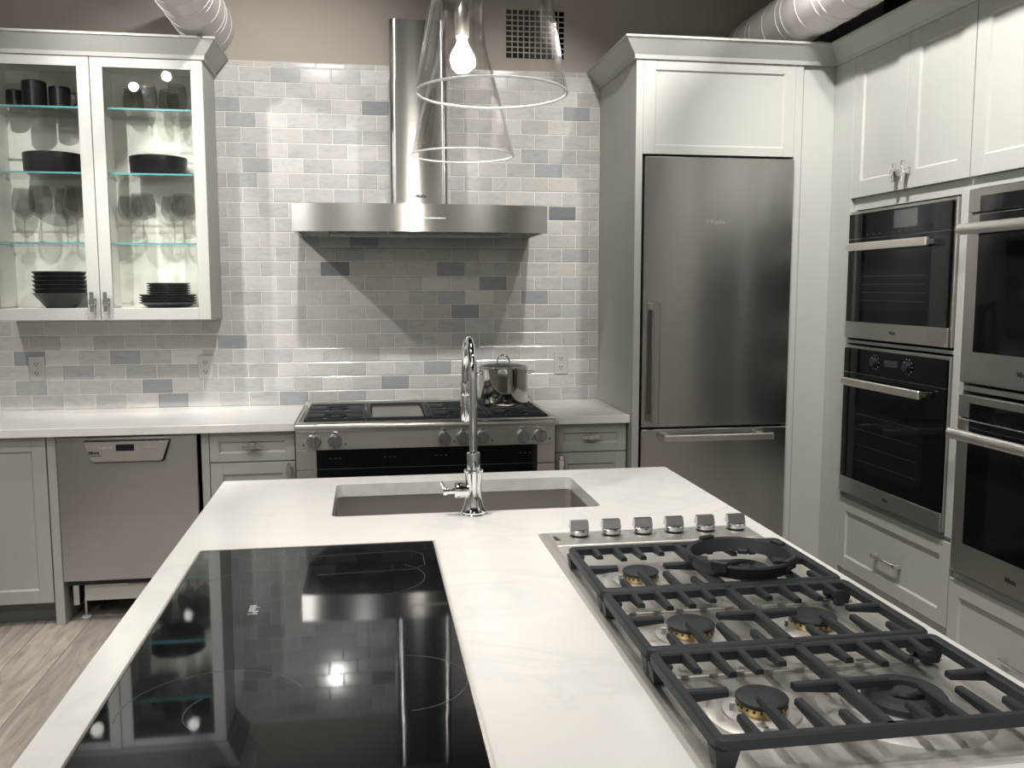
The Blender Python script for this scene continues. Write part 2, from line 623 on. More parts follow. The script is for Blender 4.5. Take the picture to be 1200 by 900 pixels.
for k in range(24):
    z0, z1 = Z0T + k * TH, min(Z0T + (k + 1) * TH, ZTOP)
    off = TW / 2 if k % 2 else 0
    for n in range(-11, 14):
        x0, x1 = X0T + n * TW + off, X0T + (n + 1) * TW + off
        x0, x1 = max(x0, -2.28), min(x1, XS)
        if x1 - x0 < .012 or (z0 > 1.46 and x1 < -.752):
            continue
        hid = (x1 < -1.80) or (z1 - z0 < .05) or (x1 - x0 < .03) or (1.80 < z0 and z1 < 1.99 and x0 > -.36 and x1 < .9) or (z0 > 1.9 and x0 > .09 and x1 < .44)
        tiles.append((hid, -(x1 - x0) * (z1 - z0), k, n, x0, x1, z0, z1))
tiles.sort(key=lambda t: (t[0], t[1]))
tmesh = {}
def tile_mb(wd, ht, cx=0, cz=0):
    g, c = .0014, .0035
    hx, hz = wd / 2 - g, ht / 2 - g
    vs = [(cx + sx * hx, .009, cz + sz * hz) for sx, sz in ((-1, -1), (1, -1), (1, 1), (-1, 1))]
    vs += [(cx + sx * hx, .0018, cz + sz * hz) for sx, sz in ((-1, -1), (1, -1), (1, 1), (-1, 1))]
    vs += [(cx + sx * (hx - c), 0, cz + sz * (hz - c)) for sx, sz in ((-1, -1), (1, -1), (1, 1), (-1, 1))]
    fs = [(8, 9, 10, 11), (0, 3, 2, 1)]
    for a in (0, 4):
        fs += [(a + i, a + (i + 1) % 4, a + 4 + (i + 1) % 4, a + 4 + i) for i in range(4)]
    return vs, fs
rest = MB()
for q, (hid, ar, k, n, x0, x1, z0, z1) in enumerate(tiles):
    if hid or q >= 298:
        rest.add(*tile_mb(x1 - x0, z1 - z0, (x0 + x1) / 2, (z0 + z1) / 2))
        continue
    key = (round(x1 - x0, 4), round(z1 - z0, 4))
    if key not in tmesh:
        b = MB()
        b.add(*tile_mb(*key))
        tmesh[key] = b.mesh('tile', M['tile'])
    o = bpy.data.objects.new('tile', tmesh[key])
    o.parent = wall
    o.location = ((x0 + x1) / 2, 0, (z0 + z1) / 2)
    lv = DARK.get((k, n), 0)
    j = random.uniform(-.13, .09)
    t = random.random()
    c = TONE[lv] if lv else tuple(a * (1 - .45 * t) + bb * .45 * t for a, bb in zip(TONE[0], TONE[1]))
    if lv == 0 and t > .82:
        c = tuple((a + bb) / 2 for a, bb in zip(TONE[0], TONE[1]))
    o.color = (c[0] * (1 + j), c[1] * (1 + j), c[2] * (1 + j), 1)
    COL.objects.link(o)
o = obj('tile_offcuts', rest, M['tile'], wall, kind='stuff')
o.color = (.48, .47, .45, 1)

# ------------------------------------------------------------------ wall cabinet with glass doors
UX0, UXM, UX1, UZ0, UZ1, UY = -1.7495, -1.2488, -.7481, 1.3815, 2.605, -.318
cab = thing('wall_cabinet', 'grey wall cabinet with two glazed doors, lit inside, hung on the tiles', 'cabinet', ((UX0 + UX1) / 2, 0, UZ0))
for xx in (UX0, UX1 - .018):
    obj('side_panel', MB().box(xx, xx + .018, -.0005, UY, UZ0, UZ1, .001), M['cabinet'], cab)
b = MB().box(UX0 + .018, UX0 + .0195, -.012, UY, UZ0 + .06, UZ1 - .02).box(UX1 - .0195, UX1 - .018, -.012, UY, UZ0 + .06, UZ1 - .02)
obj('side_lining', b, M['interior'], cab)
obj('back_panel', MB().box(UX0 + .02, UX1 - .02, -.001, -.012, UZ0 + .02, UZ1 - .02), M['interior'], cab)
obj('partition', MB().box(UXM - .012, UXM + .012, -.012, UY, UZ0 + .06, UZ1 - .02), M['interior'], cab)
obj('bottom_panel', MB().box(UX0 + .018, UX1 - .018, -.0005, UY, UZ0, UZ0 + .02), M['cabinet'], cab)
FLZ = 1.436
obj('cabinet_floor', MB().box(UX0 + .02, UX1 - .02, -.012, UY, UZ0 + .02, FLZ), M['interior'], cab)
obj('top_panel', MB().box(UX0 + .018, UX1 - .018, -.0005, UY, UZ1 - .02, UZ1), M['interior'], cab)
SHZ = (2.372, 2.073, 1.747)
for z in SHZ:
    for a, b_ in ((UX0 + .021, UXM - .013), (UXM + .013, UX1 - .021)):
        s = obj('glass_shelf', MB().box(a, b_, -.014, -.298, z - .008, z), M['shelf'], cab)
        obj('shelf_edge', MB().box(a, b_, -.298, -.3005, z - .008, z, 0), M['edgeglass'], s)
        for xx in (a, b_ - .012):
            for yy in (-.05, -.26):
                obj('shelf_pin', MB().box(xx, xx + .012, yy - .006, yy + .006, z - .018, z - .0085, .001), M['chrome'], s)
for (a, b_, hx) in ((UX0, UXM - .0015, UXM - .030), (UXM + .0015, UX1, UXM + .030)):
    tf = FB(UY)
    fr = .055
    m_ = MB()
    bv = .0015
    m_.box(a, a + fr, .001, .021, UZ0, UZ1 - .004, bv, tf).box(b_ - fr, b_, .001, .021, UZ0, UZ1 - .004, bv, tf)
    m_.box(a + fr, b_ - fr, .001, .021, UZ0, UZ0 + fr, bv, tf).box(a + fr, b_ - fr, .001, .021, UZ1 - .004 - fr, UZ1 - .004, bv, tf)
    d = obj('door', m_, M['cabinet'], cab)
    obj('glass_pane', MB().box(a + fr - .004, b_ - fr + .004, .006, .009, UZ0 + fr - .004, UZ1 - fr, 0, tf), M['pane'], d)
    tpull(d, lambda u, dd, z: tf(u, dd + .021, z), hx, 1.467)
CROWN = [(0, -.012), (.010, -.012), (.014, .006), (.066, .068), (.072, .070), (.072, .080), (0, .080)]
cr = [(o_, 2.604 + z_) for o_, z_ in CROWN]
obj('crown_molding', MB().sweep([(UX0, .0), (UX0, UY - .019), (UX1, UY - .019), (UX1, .0)], [(o_, z_) for o_, z_ in cr]), M['cabinet'], cab)

# what stands inside
def mug_proto(name='mug', r=.045, h=.105, side=1):
    t = thing(name, '', 'mug')
    p = [(1e-6, 0), (r - .004, 0), (r, .004), (r, h - .002), (r - .002, h), (r - .006, h - .002), (r - .006, .008), (1e-6, .008)]
    obj('cup', MB().lathe(p, n=28), M['crockery'], t, 40)
    pts = [(side * (r - .003 + .030 * math.sin(a)), 0, h * .52 - h * .31 * math.cos(a)) for a in [PI * i / 10 for i in range(11)]]
    obj('mug_handle', MB().tube(pts, .0065, 8), M['crockery'], t, 60)
    return t
def put(t, loc, label=None, group=None):
    t.location = loc
    if label:
        t['label'] = label
    if group:
        t['group'] = group
    return t
ZA, ZB, ZCc = SHZ
G = 'black mugs on the top glass shelf'
put(mug_proto(r=.044, h=.100), (-1.652, -.10, ZA), 'short black mug, leftmost on the top shelf, handle to the right', G)
put(mug_proto(r=.054, h=.126), (-1.536, -.20, ZA), 'tall black mug in the middle of the three on the top shelf', G).rotation_euler[2] = 1.9
put(mug_proto(r=.048, h=.108), (-1.432, -.17, ZA), 'black mug, rightmost of three, its handle beside the door stile', G)
def bowl_proto(name, r, h, label, loc):
    p = [(1e-6, 0), (r * .90, 0), (r * .975, .012), (r, h - .002), (r - .003, h), (r - .008, h - .003), (r * .92, .018), (1e-6, .012)]
    t = obj(name, MB().lathe(p, n=44), M['crockery'], None, 40)
    t.location = loc
    return tag(t, label, 'bowl', 'black bowls on the second shelf')
bowl_proto('serving_bowl', .138, .098, 'wide deep black bowl on the second shelf, behind the left glass door', (-1.478, -.152, ZB))
bowl_proto('serving_bowl', .134, .092, 'wide deep black bowl on the second shelf, behind the right glass door', (-1.000, -.152, ZB))
def wine_proto(r=.054, h=.265, stem=.115, tulip=.74):
    t = thing('wine_glass', '', 'glass')
    foot = [(1e-6, .0005), (.036, .0005), (.037, .002), (.010, .006), (.0045, .012)]
    st = [(.0045, .012), (.0036, .03), (.0036, stem - .012), (.006, stem)]
    hb = h - stem
    outer = [(.006, stem), (r * .62, stem + hb * .10), (r * .92, stem + hb * .27), (r, stem + hb * .45), (r * .95, stem + hb * .70), (r * tulip, h)]
    obj('bowl', MB().lathe(outer + [(r * tulip - .0012, h), (r * .95 - .0016, stem + hb * .70), (r - .0016, stem + hb * .45), (r * .92 - .0018, stem + hb * .28), (1e-6, stem + hb * .06)], n=28), M['wineglass'], t, 50)
    obj('stem', MB().lathe(st, n=12), M['wineglass'], t, 60)
    obj('foot', MB().lathe(foot, n=28), M['wineglass'], t, 50)
    return t
wg = wine_proto(.053, .268, .118, .78)
G = 'tall wine glasses on the third shelf'
wl = [(-1.651, -.085, 'tall tulip wine glass, first from the left behind the left door'), (-1.532, -.215, 'tall tulip wine glass, second from the left behind the left door'),
      (-1.455, -.085, 'tall tulip wine glass, third from the left behind the left door'), (-1.370, -.215, 'tall tulip wine glass half hidden by the left door stile')]
for q, (x, y, lb) in enumerate(wl):
    (put(wg, (x, y, ZCc), lb, G) if q == 0 else dup(wg, (x, y, ZCc), lb, G))
wg2 = wine_proto(.060, .238, .110, .80)
wl = [(-1.157, -.085, 'round bowled wine glass, first from the left behind the right door'), (-1.069, -.215, 'round bowled wine glass, second from the left behind the right door'),
      (-.952, -.085, 'round bowled wine glass, third from the left behind the right door'), (-.882, -.215, 'round bowled wine glass, last on the right behind the right door')]
G = 'round wine glasses on the third shelf'
for q, (x, y, lb) in enumerate(wl):
    (put(wg2, (x, y, ZCc), lb, G) if q == 0 else dup(wg2, (x, y, ZCc), lb, G))
def stemless(name, loc, label):
    r, h = .050, .128
    o = [(1e-6, .0005), (r * .55, .0005), (r * .85, h * .18), (r, h * .42), (r * .94, h * .72), (r * .78, h), (r * .78 - .0014, h), (r * .94 - .0016, h * .72), (r - .0016, h * .42), (r * .82, h * .2), (r * .5, .006), (1e-6, .006)]
    t = obj(name, MB().lathe(o, n=28), M['wineglass'], None, 50)
    t.location = loc
    return tag(t, label, 'glass', 'stemless glasses on the top shelf')
for x, y, lb in ((-1.120, -.085, 'stemless glass, first from the left on the top shelf'), (-1.031, -.205, 'stemless glass, second from the left on the top shelf'),
                 (-.955, -.085, 'stemless glass, third from the left on the top shelf'), (-.892, -.205, 'stemless glass, rightmost on the top shelf by the door stile')):
    stemless('stemless_glass', (x, y, ZA), lb)
def plate_mb(r, h, cup=.62):
    return MB().lathe([(1e-6, 0), (r * cup, 0), (r * cup, .003), (r * .97, h - .003), (r, h), (r * .985, h + .002), (r * cup, .008), (1e-6, .008)], n=40)
pos = ['bottom one', 'second from the bottom', 'third from the bottom', 'fourth from the bottom', 'fifth from the bottom', 'sixth from the bottom', 'topmost one']
src = None
for q in range(6):
    pz = FLZ + q * .0205
    if src is None:
        src = obj('coupe_bowl', plate_mb(.124, .072, .55), M['crockery'], None, 40)
        t = src
    else:
        t = src.copy()
        COL.objects.link(t)
    t.location = (-1.478, -.165, pz)
    tag(t, 'black shallow bowl in the left stack on the cabinet floor, ' + (pos[q] if q < 5 else 'topmost one'), 'bowl', 'stack of black shallow bowls')
src = None
for q in range(4):
    if src is None:
        src = obj('dinner_plate', plate_mb(.137, .026, .70), M['crockery'], None, 40)
        t = src
    else:
        t = src.copy()
        COL.objects.link(t)
    t.location = (-.980, -.155, FLZ + q * .0125)
    tag(t, 'wide black dinner plate in the right stack, ' + (pos[q] if q < 3 else 'the one under the small plates'), 'plate', 'black dinner plates')
src = None
zb = FLZ + 3 * .0125 + .010
for q in range(6):
    if src is None:
        src = obj('side_plate', plate_mb(.104, .016, .72), M['crockery'], None, 40)
        t = src
    else:
        t = src.copy()
        COL.objects.link(t)
    t.location = (-.976, -.155, zb + q * .0112)
    tag(t, 'small black plate piled on the dinner plates, ' + (pos[q] if q < 5 else 'topmost one'), 'plate', 'small black plates')

# ------------------------------------------------------------------ base cabinets along the back wall
YB = -.590            # carcass front; door faces stand .02 proud
tb = FB(YB)
th = lambda tf, o_: (lambda u, d, z: tf(u, d + o_, z))
c1 = thing('base_cabinet', 'grey base cabinet at far left with framed door, left of the dishwasher', 'cabinet', (-1.85, 0, 0))
obj('body', MB().box(-2.30, -1.436, -.003, YB, .10, .872), M['cabinet'], c1)
obj('toe_kick', MB().box(-2.30, -1.436, -.06, YB + .055, 0, .10), M['toe'], c1)
obj('side_panel', MB().box(-1.432, -1.393, -.003, YB - .020, .0, .872, .002), M['cabinet'], c1)
d = shaker(c1, 'door', tb, -1.865, -1.437, .108, .866, .06)
d2 = shaker(c1, 'door', tb, -2.298, -1.869, .108, .866, .06)
tpull(d2, th(tb, .02), -1.90, .80)

c2 = thing('base_cabinet', 'grey base cabinet with one drawer, between the dishwasher and the range', 'cabinet', (-.55, 0, 0))
obj('body', MB().box(-.768, -.348, -.003, YB, .10, .872), M['cabinet'], c2)
obj('toe_kick', MB().box(-.768, -.348, -.06, YB + .055, 0, .10), M['toe'], c2)
obj('filler_strip', MB().box(-.769, -.735, YB, YB - .016, .10, .872, .001), M['cabinet'], c2)
d = shaker(c2, 'drawer', tb, -.731, -.349, .733, .868, .042)
tpull(d, th(tb, .012), -.540, .806, False, .085)
d = shaker(c2, 'door', tb, -.731, -.349, .108, .728, .055)
tpull(d, th(tb, .02), -.376, .685, True, .075)

c3 = thing('base_cabinet', 'grey base cabinet with one drawer, between the range and the fridge', 'cabinet', (1.07, 0, 0))
obj('body', MB().box(.889, 1.250, -.003, YB, .10, .872), M['cabinet'], c3)
obj('toe_kick', MB().box(.889, 1.250, -.06, YB + .055, 0, .10), M['toe'], c3)
d = shaker(c3, 'drawer', tb, .892, 1.247, .733, .868, .042)
tpull(d, th(tb, .012), 1.066, .806, False, .085)
d = shaker(c3, 'door', tb, .892, 1.247, .108, .728, .055)
tpull(d, th(tb, .02), .914, .685, True, .075)

WT, WB = .914, .8745
tag(obj('worktop', MB().box(-2.30, -.3435, -.0005, -.648, WB, WT, .003), M['quartz']), 'white quartz worktop over the dishwasher, left of the range', 'worktop')
tag(obj('worktop', MB().box(.879, XS - .001, -.0005, -.648, WB, WT, .003), M['quartz']), 'short white quartz worktop between the range and the fridge', 'worktop')

# dishwasher
dw = thing('dishwasher', 'brushed steel dishwasher under the left worktop with its plinth left off', 'dishwasher', (-1.087, 0, 0))
obj('body', MB().box(-1.385, -.788, -.02, -.57, .17, .868), M['black'], dw)
dr = obj('door', MB().box(-1.3885, -.7845, -.571, -.622, .203, .868, .004), M['steel'], dw)
tfd = FB(-.622)
def trapezoid(x0, x1, xi0, xi1, z0, z1, r=.018, d0=0, d1=.03):
    pts = [(x0, z1), (x1, z1)]
    for (cx, sx) in ((xi1, 1), (xi0, -1)):
        arc = []
        for i in range(6):
            a = (PI / 2) * i / 5
            arc.append((cx + sx * (-r + r * math.cos(a)), z0 + r - r * math.sin(a)))
        pts += arc if sx > 0 else arc[::-1]
    n = len(pts)
    vs = [(u, d0, z) for u, z in pts] + [(u, d1, z) for u, z in pts]
    return vs, [tuple(range(n)), tuple(range(2 * n - 1, n - 1, -1))] + [(i, (i + 1) % n, n + (i + 1) % n, n + i) for i in range(n)]
vs, fs = trapezoid(-1.262, -.903, -1.238, -.927, .758, .847)
hd = obj('control_panel', MB().add([tfd(*p) for p in vs], fs), M['handle'], dw)
vs, fs = trapezoid(-1.268, -.897, -1.243, -.922, .750, .853, d0=0, d1=.008)
obj('handle_recess', MB().add([tfd(*p) for p in vs], fs), M['black'], dw)
obj('display', MB().box(-1.128, -1.050, .030, .0308, .806, .836, 0, tfd), M['display'], hd)
b = MB()
for i in range(4):
    b.box(-1.200 + i * .016, -1.192 + i * .016, .030, .0305, .818, .824, 0, tfd)
    b.box(-1.010 + i * .016, -1.002 + i * .016, .030, .0305, .818, .824, 0, tfd)
obj('button_marks', b, M['lightprint'], hd)
text('Miele', .021, lambda u, d, z: tfd(u - 1.222, d + .0306, z + .800), M['print'], hd, bold=.0006)
text('PROFESSIONAL', .007, lambda u, d, z: tfd(u - 1.215, d + .0306, z + .786), M['print'], hd, 'small_print')
obj('base_tray', MB().box(-1.325, -.82, -.10, -.545, .085, .185, .004), M['white'], dw)
obj('dry_mark', MB().box(-1.13, -1.03, -.5455, -.546, .155, .180), mat('rust_stain', (.42, .36, .33), .8), dw)
obj('hinge', MB().box(-1.372, -1.345, -.30, -.555, .07, .20, .002), M['knob'], dw)
for xx in (-1.325, -.86):
    lg = obj('leg', MB().cyl(.007, .008, .10, (xx, -.53, 0), 10), M['knob'], dw)
    obj('foot', MB().cyl(.020, 0, .010, (xx, -.53, 0), 16, b=.002), M['white'], lg, 40)

# ------------------------------------------------------------------ range
RX0, RX1 = -.339, .873
rg = thing('range_cooker', 'wide steel range cooker with griddle and black oven panel', 'range', ((RX0 + RX1) / 2, 0, 0))
obj('body', MB().box(RX0 + .004, RX1 - .004, -.003, -.60, .10, .87), M['steeldark'], rg)
obj('toe_kick', MB().box(RX0 + .004, RX1 - .004, -.05, -.53, 0, .10), M['toe'], rg)
obj('cook_surface', MB().box(RX0, RX1, -.003, -.645, .871, .897, .001), M['steeltop'], rg)
obj('back_riser', MB().box(RX0, RX1, -.003, -.045, .898, .937, .004), M['steelrange'], rg)
for xx in (RX0, RX1 - .016):
    obj('side_trim', MB().box(xx, xx + .016, -.046, -.645, .898, .916, .003), M['steelrange'], rg)
nose = [(-.645, .916), (-.685, .917), (-.697, .912), (-.702, .904), (-.702, .884), (-.697, .876), (-.645, .876)]
b = MB()
vs = [(RX0, y, z) for y, z in nose] + [(RX1, y, z) for y, z in nose]
b.add(vs, [tuple(range(7)), tuple(range(13, 6, -1))] + [(i, (i + 1) % 7, 7 + (i + 1) % 7, 7 + i) for i in range(7)])
obj('bullnose', b, M['steelrange'], rg, 50)
tr = FB(-.601)
obj('control_fascia', MB().box(RX0, RX1, 0, .086, .790, .8755, .001, tr), M['steelrange'], rg)
obj('cheek', MB().box(RX0, -.247, 0, .086, .700, .7895, .001, tr), M['steelrange'], rg)
obj('cheek', MB().box(.787, RX1, 0, .086, .700, .7895, .001, tr), M['steelrange'], rg)
obj('cheek', MB().box(RX0, -.247, 0, .084, .655, .696, .001, tr), M['handle'], rg)
obj('cheek', MB().box(.787, RX1, 0, .084, .655, .696, .001, tr), M['handle'], rg)
gp = obj('oven_panel', MB().box(-.246, .786, 0, .083, .655, .7895, .001, tr), M['blackglass'], rg)
for xx in (-.19, .06, .30, .70):
    bb = MB()
    for i in range(3):
        bb.box(xx + i * .022, xx + i * .022 + .012, .083, .0834, .748, .751, 0, tr)
    obj('button_marks', bb, M['dimprint'], gp)
obj('panel_line', MB().box(-.240, .780, .083, .0836, .6985, .7005, 0, tr), M['dimprint'], gp)
def oven_door(x0, x1, hx0, hx1):
    d = obj('oven_door', MB().box(x0, x1, 0, .084, .13, .650, .003, tr), M['steelrange'], rg)
    obj('window', MB().box(x0 + .075, x1 - .075, .084, .0855, .20, .56, 0, tr), M['ovenglass'], d)
    h = MB().cyl(.013, hx0, hx1, (0, -.748, .612), 14, 'x')
    for hh in (hx0 + .015, hx1 - .015):
        h.box(hh - .012, hh + .012, -.685, -.750, .602, .622, .002)
    obj('handle', h, M['handle'], d, 40)
oven_door(RX0, .225, -.27, .19)
oven_door(.229, RX1, .26, .81)
for xx in (-.257, -.161, .342, .430, .523, .717, .800):
    kb = MB().lathe([(1e-6, 0), (.033, 0), (.033, .004), (.030, .006), (.030, .026), (.028, .029), (1e-6, .029)], (xx, 0, 0), 28, lambda x, y, z: (x, -.688 - z, .832 + y))
    kn = obj('knob', kb, M['rangeknob'], rg, 40)
    obj('grip', MB().box(-.009, .009, .029, .036, -.027, .027, .003, lambda u, d, z: (xx + u, -.688 - d, .832 + z)), M['rangeknob'], kn)
    obj('index_tab', MB().box(-.012, .012, 0, .012, .036, .044, .002, lambda u, d, z: (xx + u, -.688 - d, .832 + z)), M['chrome'], kn)
    obj('symbol', MB().box(.044, .050, 0, .0005, -.022, -.012, 0, lambda u, d, z: (xx + u * (-1 if xx < -.2 else 1), -.687 - d, .832 + z)), M['print'], kn)

GZ = .928
def range_grate(x0, x1, y0, y1, label):
    t = thing('range_grate', label, 'grate', ((x0 + x1) / 2, (y0 + y1) / 2, .898), 'cast iron grates on the range')
    wd, h = .013, .014
    b = MB().sweep([(x0, y0), (x1, y0), (x1, y1), (x0, y1)], [(0, GZ - .022), (0, GZ - .002), (-.003, GZ), (-wd + .003, GZ), (-wd, GZ - .002), (-wd, GZ - .022)], True)
    obj('frame', b, M['iron'], t)
    b = MB()
    ym = (y0 + y1) / 2
    b.bar((x0 + .01, ym, GZ), (x1 - .01, ym, GZ), wd, h)
    obj('cross_bar', b, M['iron'], t)
    cx = (x0 + x1) / 2
    for cy in ((y0 + ym) / 2, (ym + y1) / 2):
        ring = MB()
        pts = [(cx + .062 * math.cos(a), cy + .050 * math.sin(a)) for a in [PI / 8 + PI / 4 * i for i in range(8)]]
        ring.sweep(pts, [(.005, GZ - .012), (.005, GZ - .001), (-.005, GZ - .001), (-.005, GZ - .012)], True)
        obj('ring', ring, M['iron'], t)
        for sx, sy in ((1, 0), (-1, 0), (1, .8), (-1, .8), (1, -.8), (-1, -.8)):
            a = (cx + sx * .056, cy + sy * .045, GZ)
            e = (x1 - .006 if sx > 0 else x0 + .006, cy + sy * .072, GZ)
            obj('finger', MB().bar(a, e, .010, .012), M['iron'], t)
    for xx in (x0 + .006, x1 - .018):
        for yy in (y0 - .018, y1 + .006) if y0 > y1 else (y0 + .006, y1 - .018):
            obj('foot', MB().box(xx, xx + .012, yy, yy + .012, .8985, GZ - .020), M['iron'], t)
    return t
GY0, GY1 = -.635, -.085
mods = [(-.305, -.022), (.290, .565), (.571, .846)]
lbs = ['black cast iron grate at the left end of the range, beside the griddle', 'black cast iron grate behind the tall tap, right of the griddle', 'black cast iron grate at the right end of the range, under the stockpot']
for (a, b_), lb in zip(mods, lbs):
    range_grate(a, b_, GY0, GY1, lb)
    for cy in (GY0 * .75 + GY1 * .25, GY0 * .25 + GY1 * .75):
        bn = obj('burner', MB().lathe([(.050, .8975), (.050, .904), (.034, .910), (1e-6, .910)], ((a + b_) / 2, cy, 0), 24), M['knob'], rg, 40)
        obj('burner_cap', MB().cyl(.030, .9105, .917, ((a + b_) / 2, cy, 0), 24, b=.002), M['iron'], bn, 40)
gr = obj('griddle_frame', MB().sweep([(-.018, GY0), (.286, GY0), (.286, GY1), (-.018, GY1)], [(0, .8975), (0, GZ), (-.022, GZ), (-.022, .8975)], True), M['iron'], rg)
obj('griddle_plate', MB().box(.008, .260, GY0 + .024, GY1 - .024, .8975, .916, .003), mat('griddle_steel', (.40, .39, .36), .3, 1), gr)

# stockpot
PX, PY, PZ, PR, PH = .690, -.240, GZ, .128, .195
sp = thing('stockpot', 'shiny steel stockpot with a glass lid on the right back burner', 'pot', (PX, PY, PZ))
M['pot'] = mat('mirror_steel', (.62, .61, .58), .08, 1)
obj('pot_body', MB().lathe([(1e-6, 0), (PR * .93, 0), (PR * .985, .006), (PR, .016), (PR, PH - .004), (PR + .004, PH), (PR - .002, PH), (PR - .004, .012), (1e-6, .010)], (PX, PY, PZ), 48), M['pot'], sp, 40)
ld = obj('lid', MB().lathe([(PR - .012, PH + .004), (PR * .7, PH + .014), (PR * .3, PH + .020), (1e-6, PH + .021), (1e-6, PH + .018), (PR - .012, PH + .001)], (PX, PY, PZ), 40), M['wineglass'], sp, 50)
obj('lid_rim', MB().tube([(PX + (PR - .003) * math.cos(a), PY + (PR - .003) * math.sin(a), PZ + PH + .003) for a in [2 * PI * i / 40 for i in range(40)]], .004, 8, True), M['chrome'], ld, 60)
obj('lid_handle', MB().tube([(PX - .033 * math.cos(a), PY, PZ + PH + .021 + .040 * math.sin(a)) for a in [PI * i / 14 for i in range(15)]], .0045, 8), M['chrome'], ld, 60)
for s in (-1, 1):
    pts = [(PX + s * (PR - .002), PY - .040, PZ + PH - .035), (PX + s * (PR + .022), PY - .040, PZ + PH - .027), (PX + s * (PR + .034), PY - .028, PZ + PH - .024),
           (PX + s * (PR + .034), PY + .028, PZ + PH - .024), (PX + s * (PR + .022), PY + .040, PZ + PH - .027), (PX + s * (PR - .002), PY + .040, PZ + PH - .035)]
    obj('handle', MB().tube(pts, .0045, 8), M['chrome'], sp, 60)

# ------------------------------------------------------------------ extractor hood
hd = thing('extractor_hood', 'brushed steel chimney extractor hood on the tiled wall over the range', 'hood', (.262, 0, 1.80))
HX0, HX1, HZ0, HZ1 = -.344, .868, 1.797, 1.926
def hood_y(u):
    t = (u - (HX0 + HX1) / 2) / ((HX1 - HX0) / 2)
    return -.50 - .045 * (1 - t * t)
N = 24
us = [HX0 + (HX1 - HX0) * i / N for i in range(N + 1)]
b = MB()
vs = [(u, hood_y(u), z) for u in us for z in (HZ0, HZ1)] + [(HX0, -.001, HZ0), (HX0, -.001, HZ1), (HX1, -.001, HZ0), (HX1, -.001, HZ1)]
n0 = 2 * (N + 1)
fs = [(2 * i, 2 * i + 2, 2 * i + 3, 2 * i + 1) for i in range(N)]
fs += [(0, 1, n0 + 1, n0), (2 * N, n0 + 2, n0 + 3, 2 * N + 1), (n0, n0 + 1, n0 + 3, n0 + 2)]
fs += [tuple([2 * i + 1 for i in range(N + 1)] + [n0 + 3, n0 + 1])]
# hollow underside: rim, then a recessed filter deck
ins = .018
us2 = [HX0 + ins + (HX1 - HX0 - 2 * ins) * i / N for i in range(N + 1)]
base = n0 + 4
vs += [(u, hood_y(u) + ins, z) for u in us2 for z in (HZ0, HZ0 + .03)] + [(HX0 + ins, -.02, HZ0), (HX0 + ins, -.02, HZ0 + .03), (HX1 - ins, -.02, HZ0), (HX1 - ins, -.02, HZ0 + .03)]
q0 = base + 2 * (N + 1)
fs += [(2 * i, 2 * i + 2, base + 2 * i + 2, base + 2 * i) for i in range(N)]
fs += [(base + 2 * i, base + 2 * i + 2, base + 2 * i + 3, base + 2 * i + 1) for i in range(N)]
fs += [(0, base, q0, n0), (2 * N, base + 2 * N, q0 + 2, n0 + 2), (n0, q0, q0 + 2, n0 + 2)]
fs += [(base, base + 1, q0 + 1, q0), (base + 2 * N, base + 2 * N + 1, q0 + 3, q0 + 2), (q0, q0 + 1, q0 + 3, q0 + 2)]
fs += [tuple([base + 2 * i + 1 for i in range(N + 1)] + [q0 + 3, q0 + 1])]
b.add(vs, fs)
can = obj('canopy', b, M['steel'], hd, 35)
for i in range(3):
    x0 = -.20 + i * .312
    obj('grease_filter', MB().box(x0, x0 + .300, -.06, -.44, HZ0 + .018, HZ0 + .0295, .002), M['steeldark'], hd)
obj('button_strip', MB().box(.168, .372, -.5435, -.5475, 1.857, 1.863, .001), M['handle'], can)
chb = MB()
CX0, CX1, CY = .117, .405, -.30
r_ = .03
pth = [(CX0, -.001)]
for i in range(7):
    a = PI / 2 * i / 6
    pth.append((CX0 + r_ - r_ * math.cos(a), CY + r_ - r_ * math.sin(a)))
for i in range(7):
    a = PI / 2 * i / 6
    pth.append((CX1 - r_ + r_ * math.sin(a), CY + r_ - r_ * math.cos(a)))
pth.append((CX1, -.001))
def prism(pth, z0, z1):
    n = len(pth)
    return [(x, y, z0) for x, y in pth] + [(x, y, z1) for x, y in pth], [tuple(range(n)), tuple(range(2 * n - 1, n - 1, -1))] + [(i, (i + 1) % n, n + (i + 1) % n, n + i) for i in range(n)]
ch = obj('chimney', MB().add(*prism(pth, HZ1 + .0005, 2.545)), M['steel'], hd, 35)
pth2 = [(x + (.004 if x < .2 else -.004), y + (.004 if y < -.05 else 0)) for x, y in pth]
obj('chimney_top', MB().add(*prism(pth2, 2.546, 2.832)), M['steel'], hd, 35)
text('Miele', .026, lambda u, d, z: (.268 + u, CY - .0006 - d, 1.985 + z), M['print'], ch, bold=.0008)

# ------------------------------------------------------------------ wall outlets
def outlet(x, z, label):
    t = thing('wall_outlet', label, 'outlet', (x, 0, z), 'grey double outlets on the tiles')
    tf = FB(0, x, z)
    obj('plate', MB().box(-.037, .037, .0002, .006, -.063, .063, .003, tf), M['outlet'], t)
    for s in (-1, 1):
        r = obj('receptacle', MB().box(-.017, .017, .006, .008, s * .024 - .015, s * .024 + .015, .003, tf), M['outlet'], t)
        b = MB()
        b.box(-.009, -.005, .008, .0084, s * .024 - .002, s * .024 + .008, 0, tf).box(.005, .009, .008, .0084, s * .024 - .002, s * .024 + .008, 0, tf)
        b.box(-.003, .003, .008, .0084, s * .024 - .010, s * .024 - .005, 0, tf)
        obj('slots', b, M['print'], r)
    return t
outlet(-1.661, 1.126, 'grey double outlet on the tiles at far left, above the worktop')
outlet(-.841, 1.122, 'grey double outlet on the tiles below the wall cabinet corner')
outlet(1.046, 1.120, 'grey double outlet on the tiles right of the stockpot')

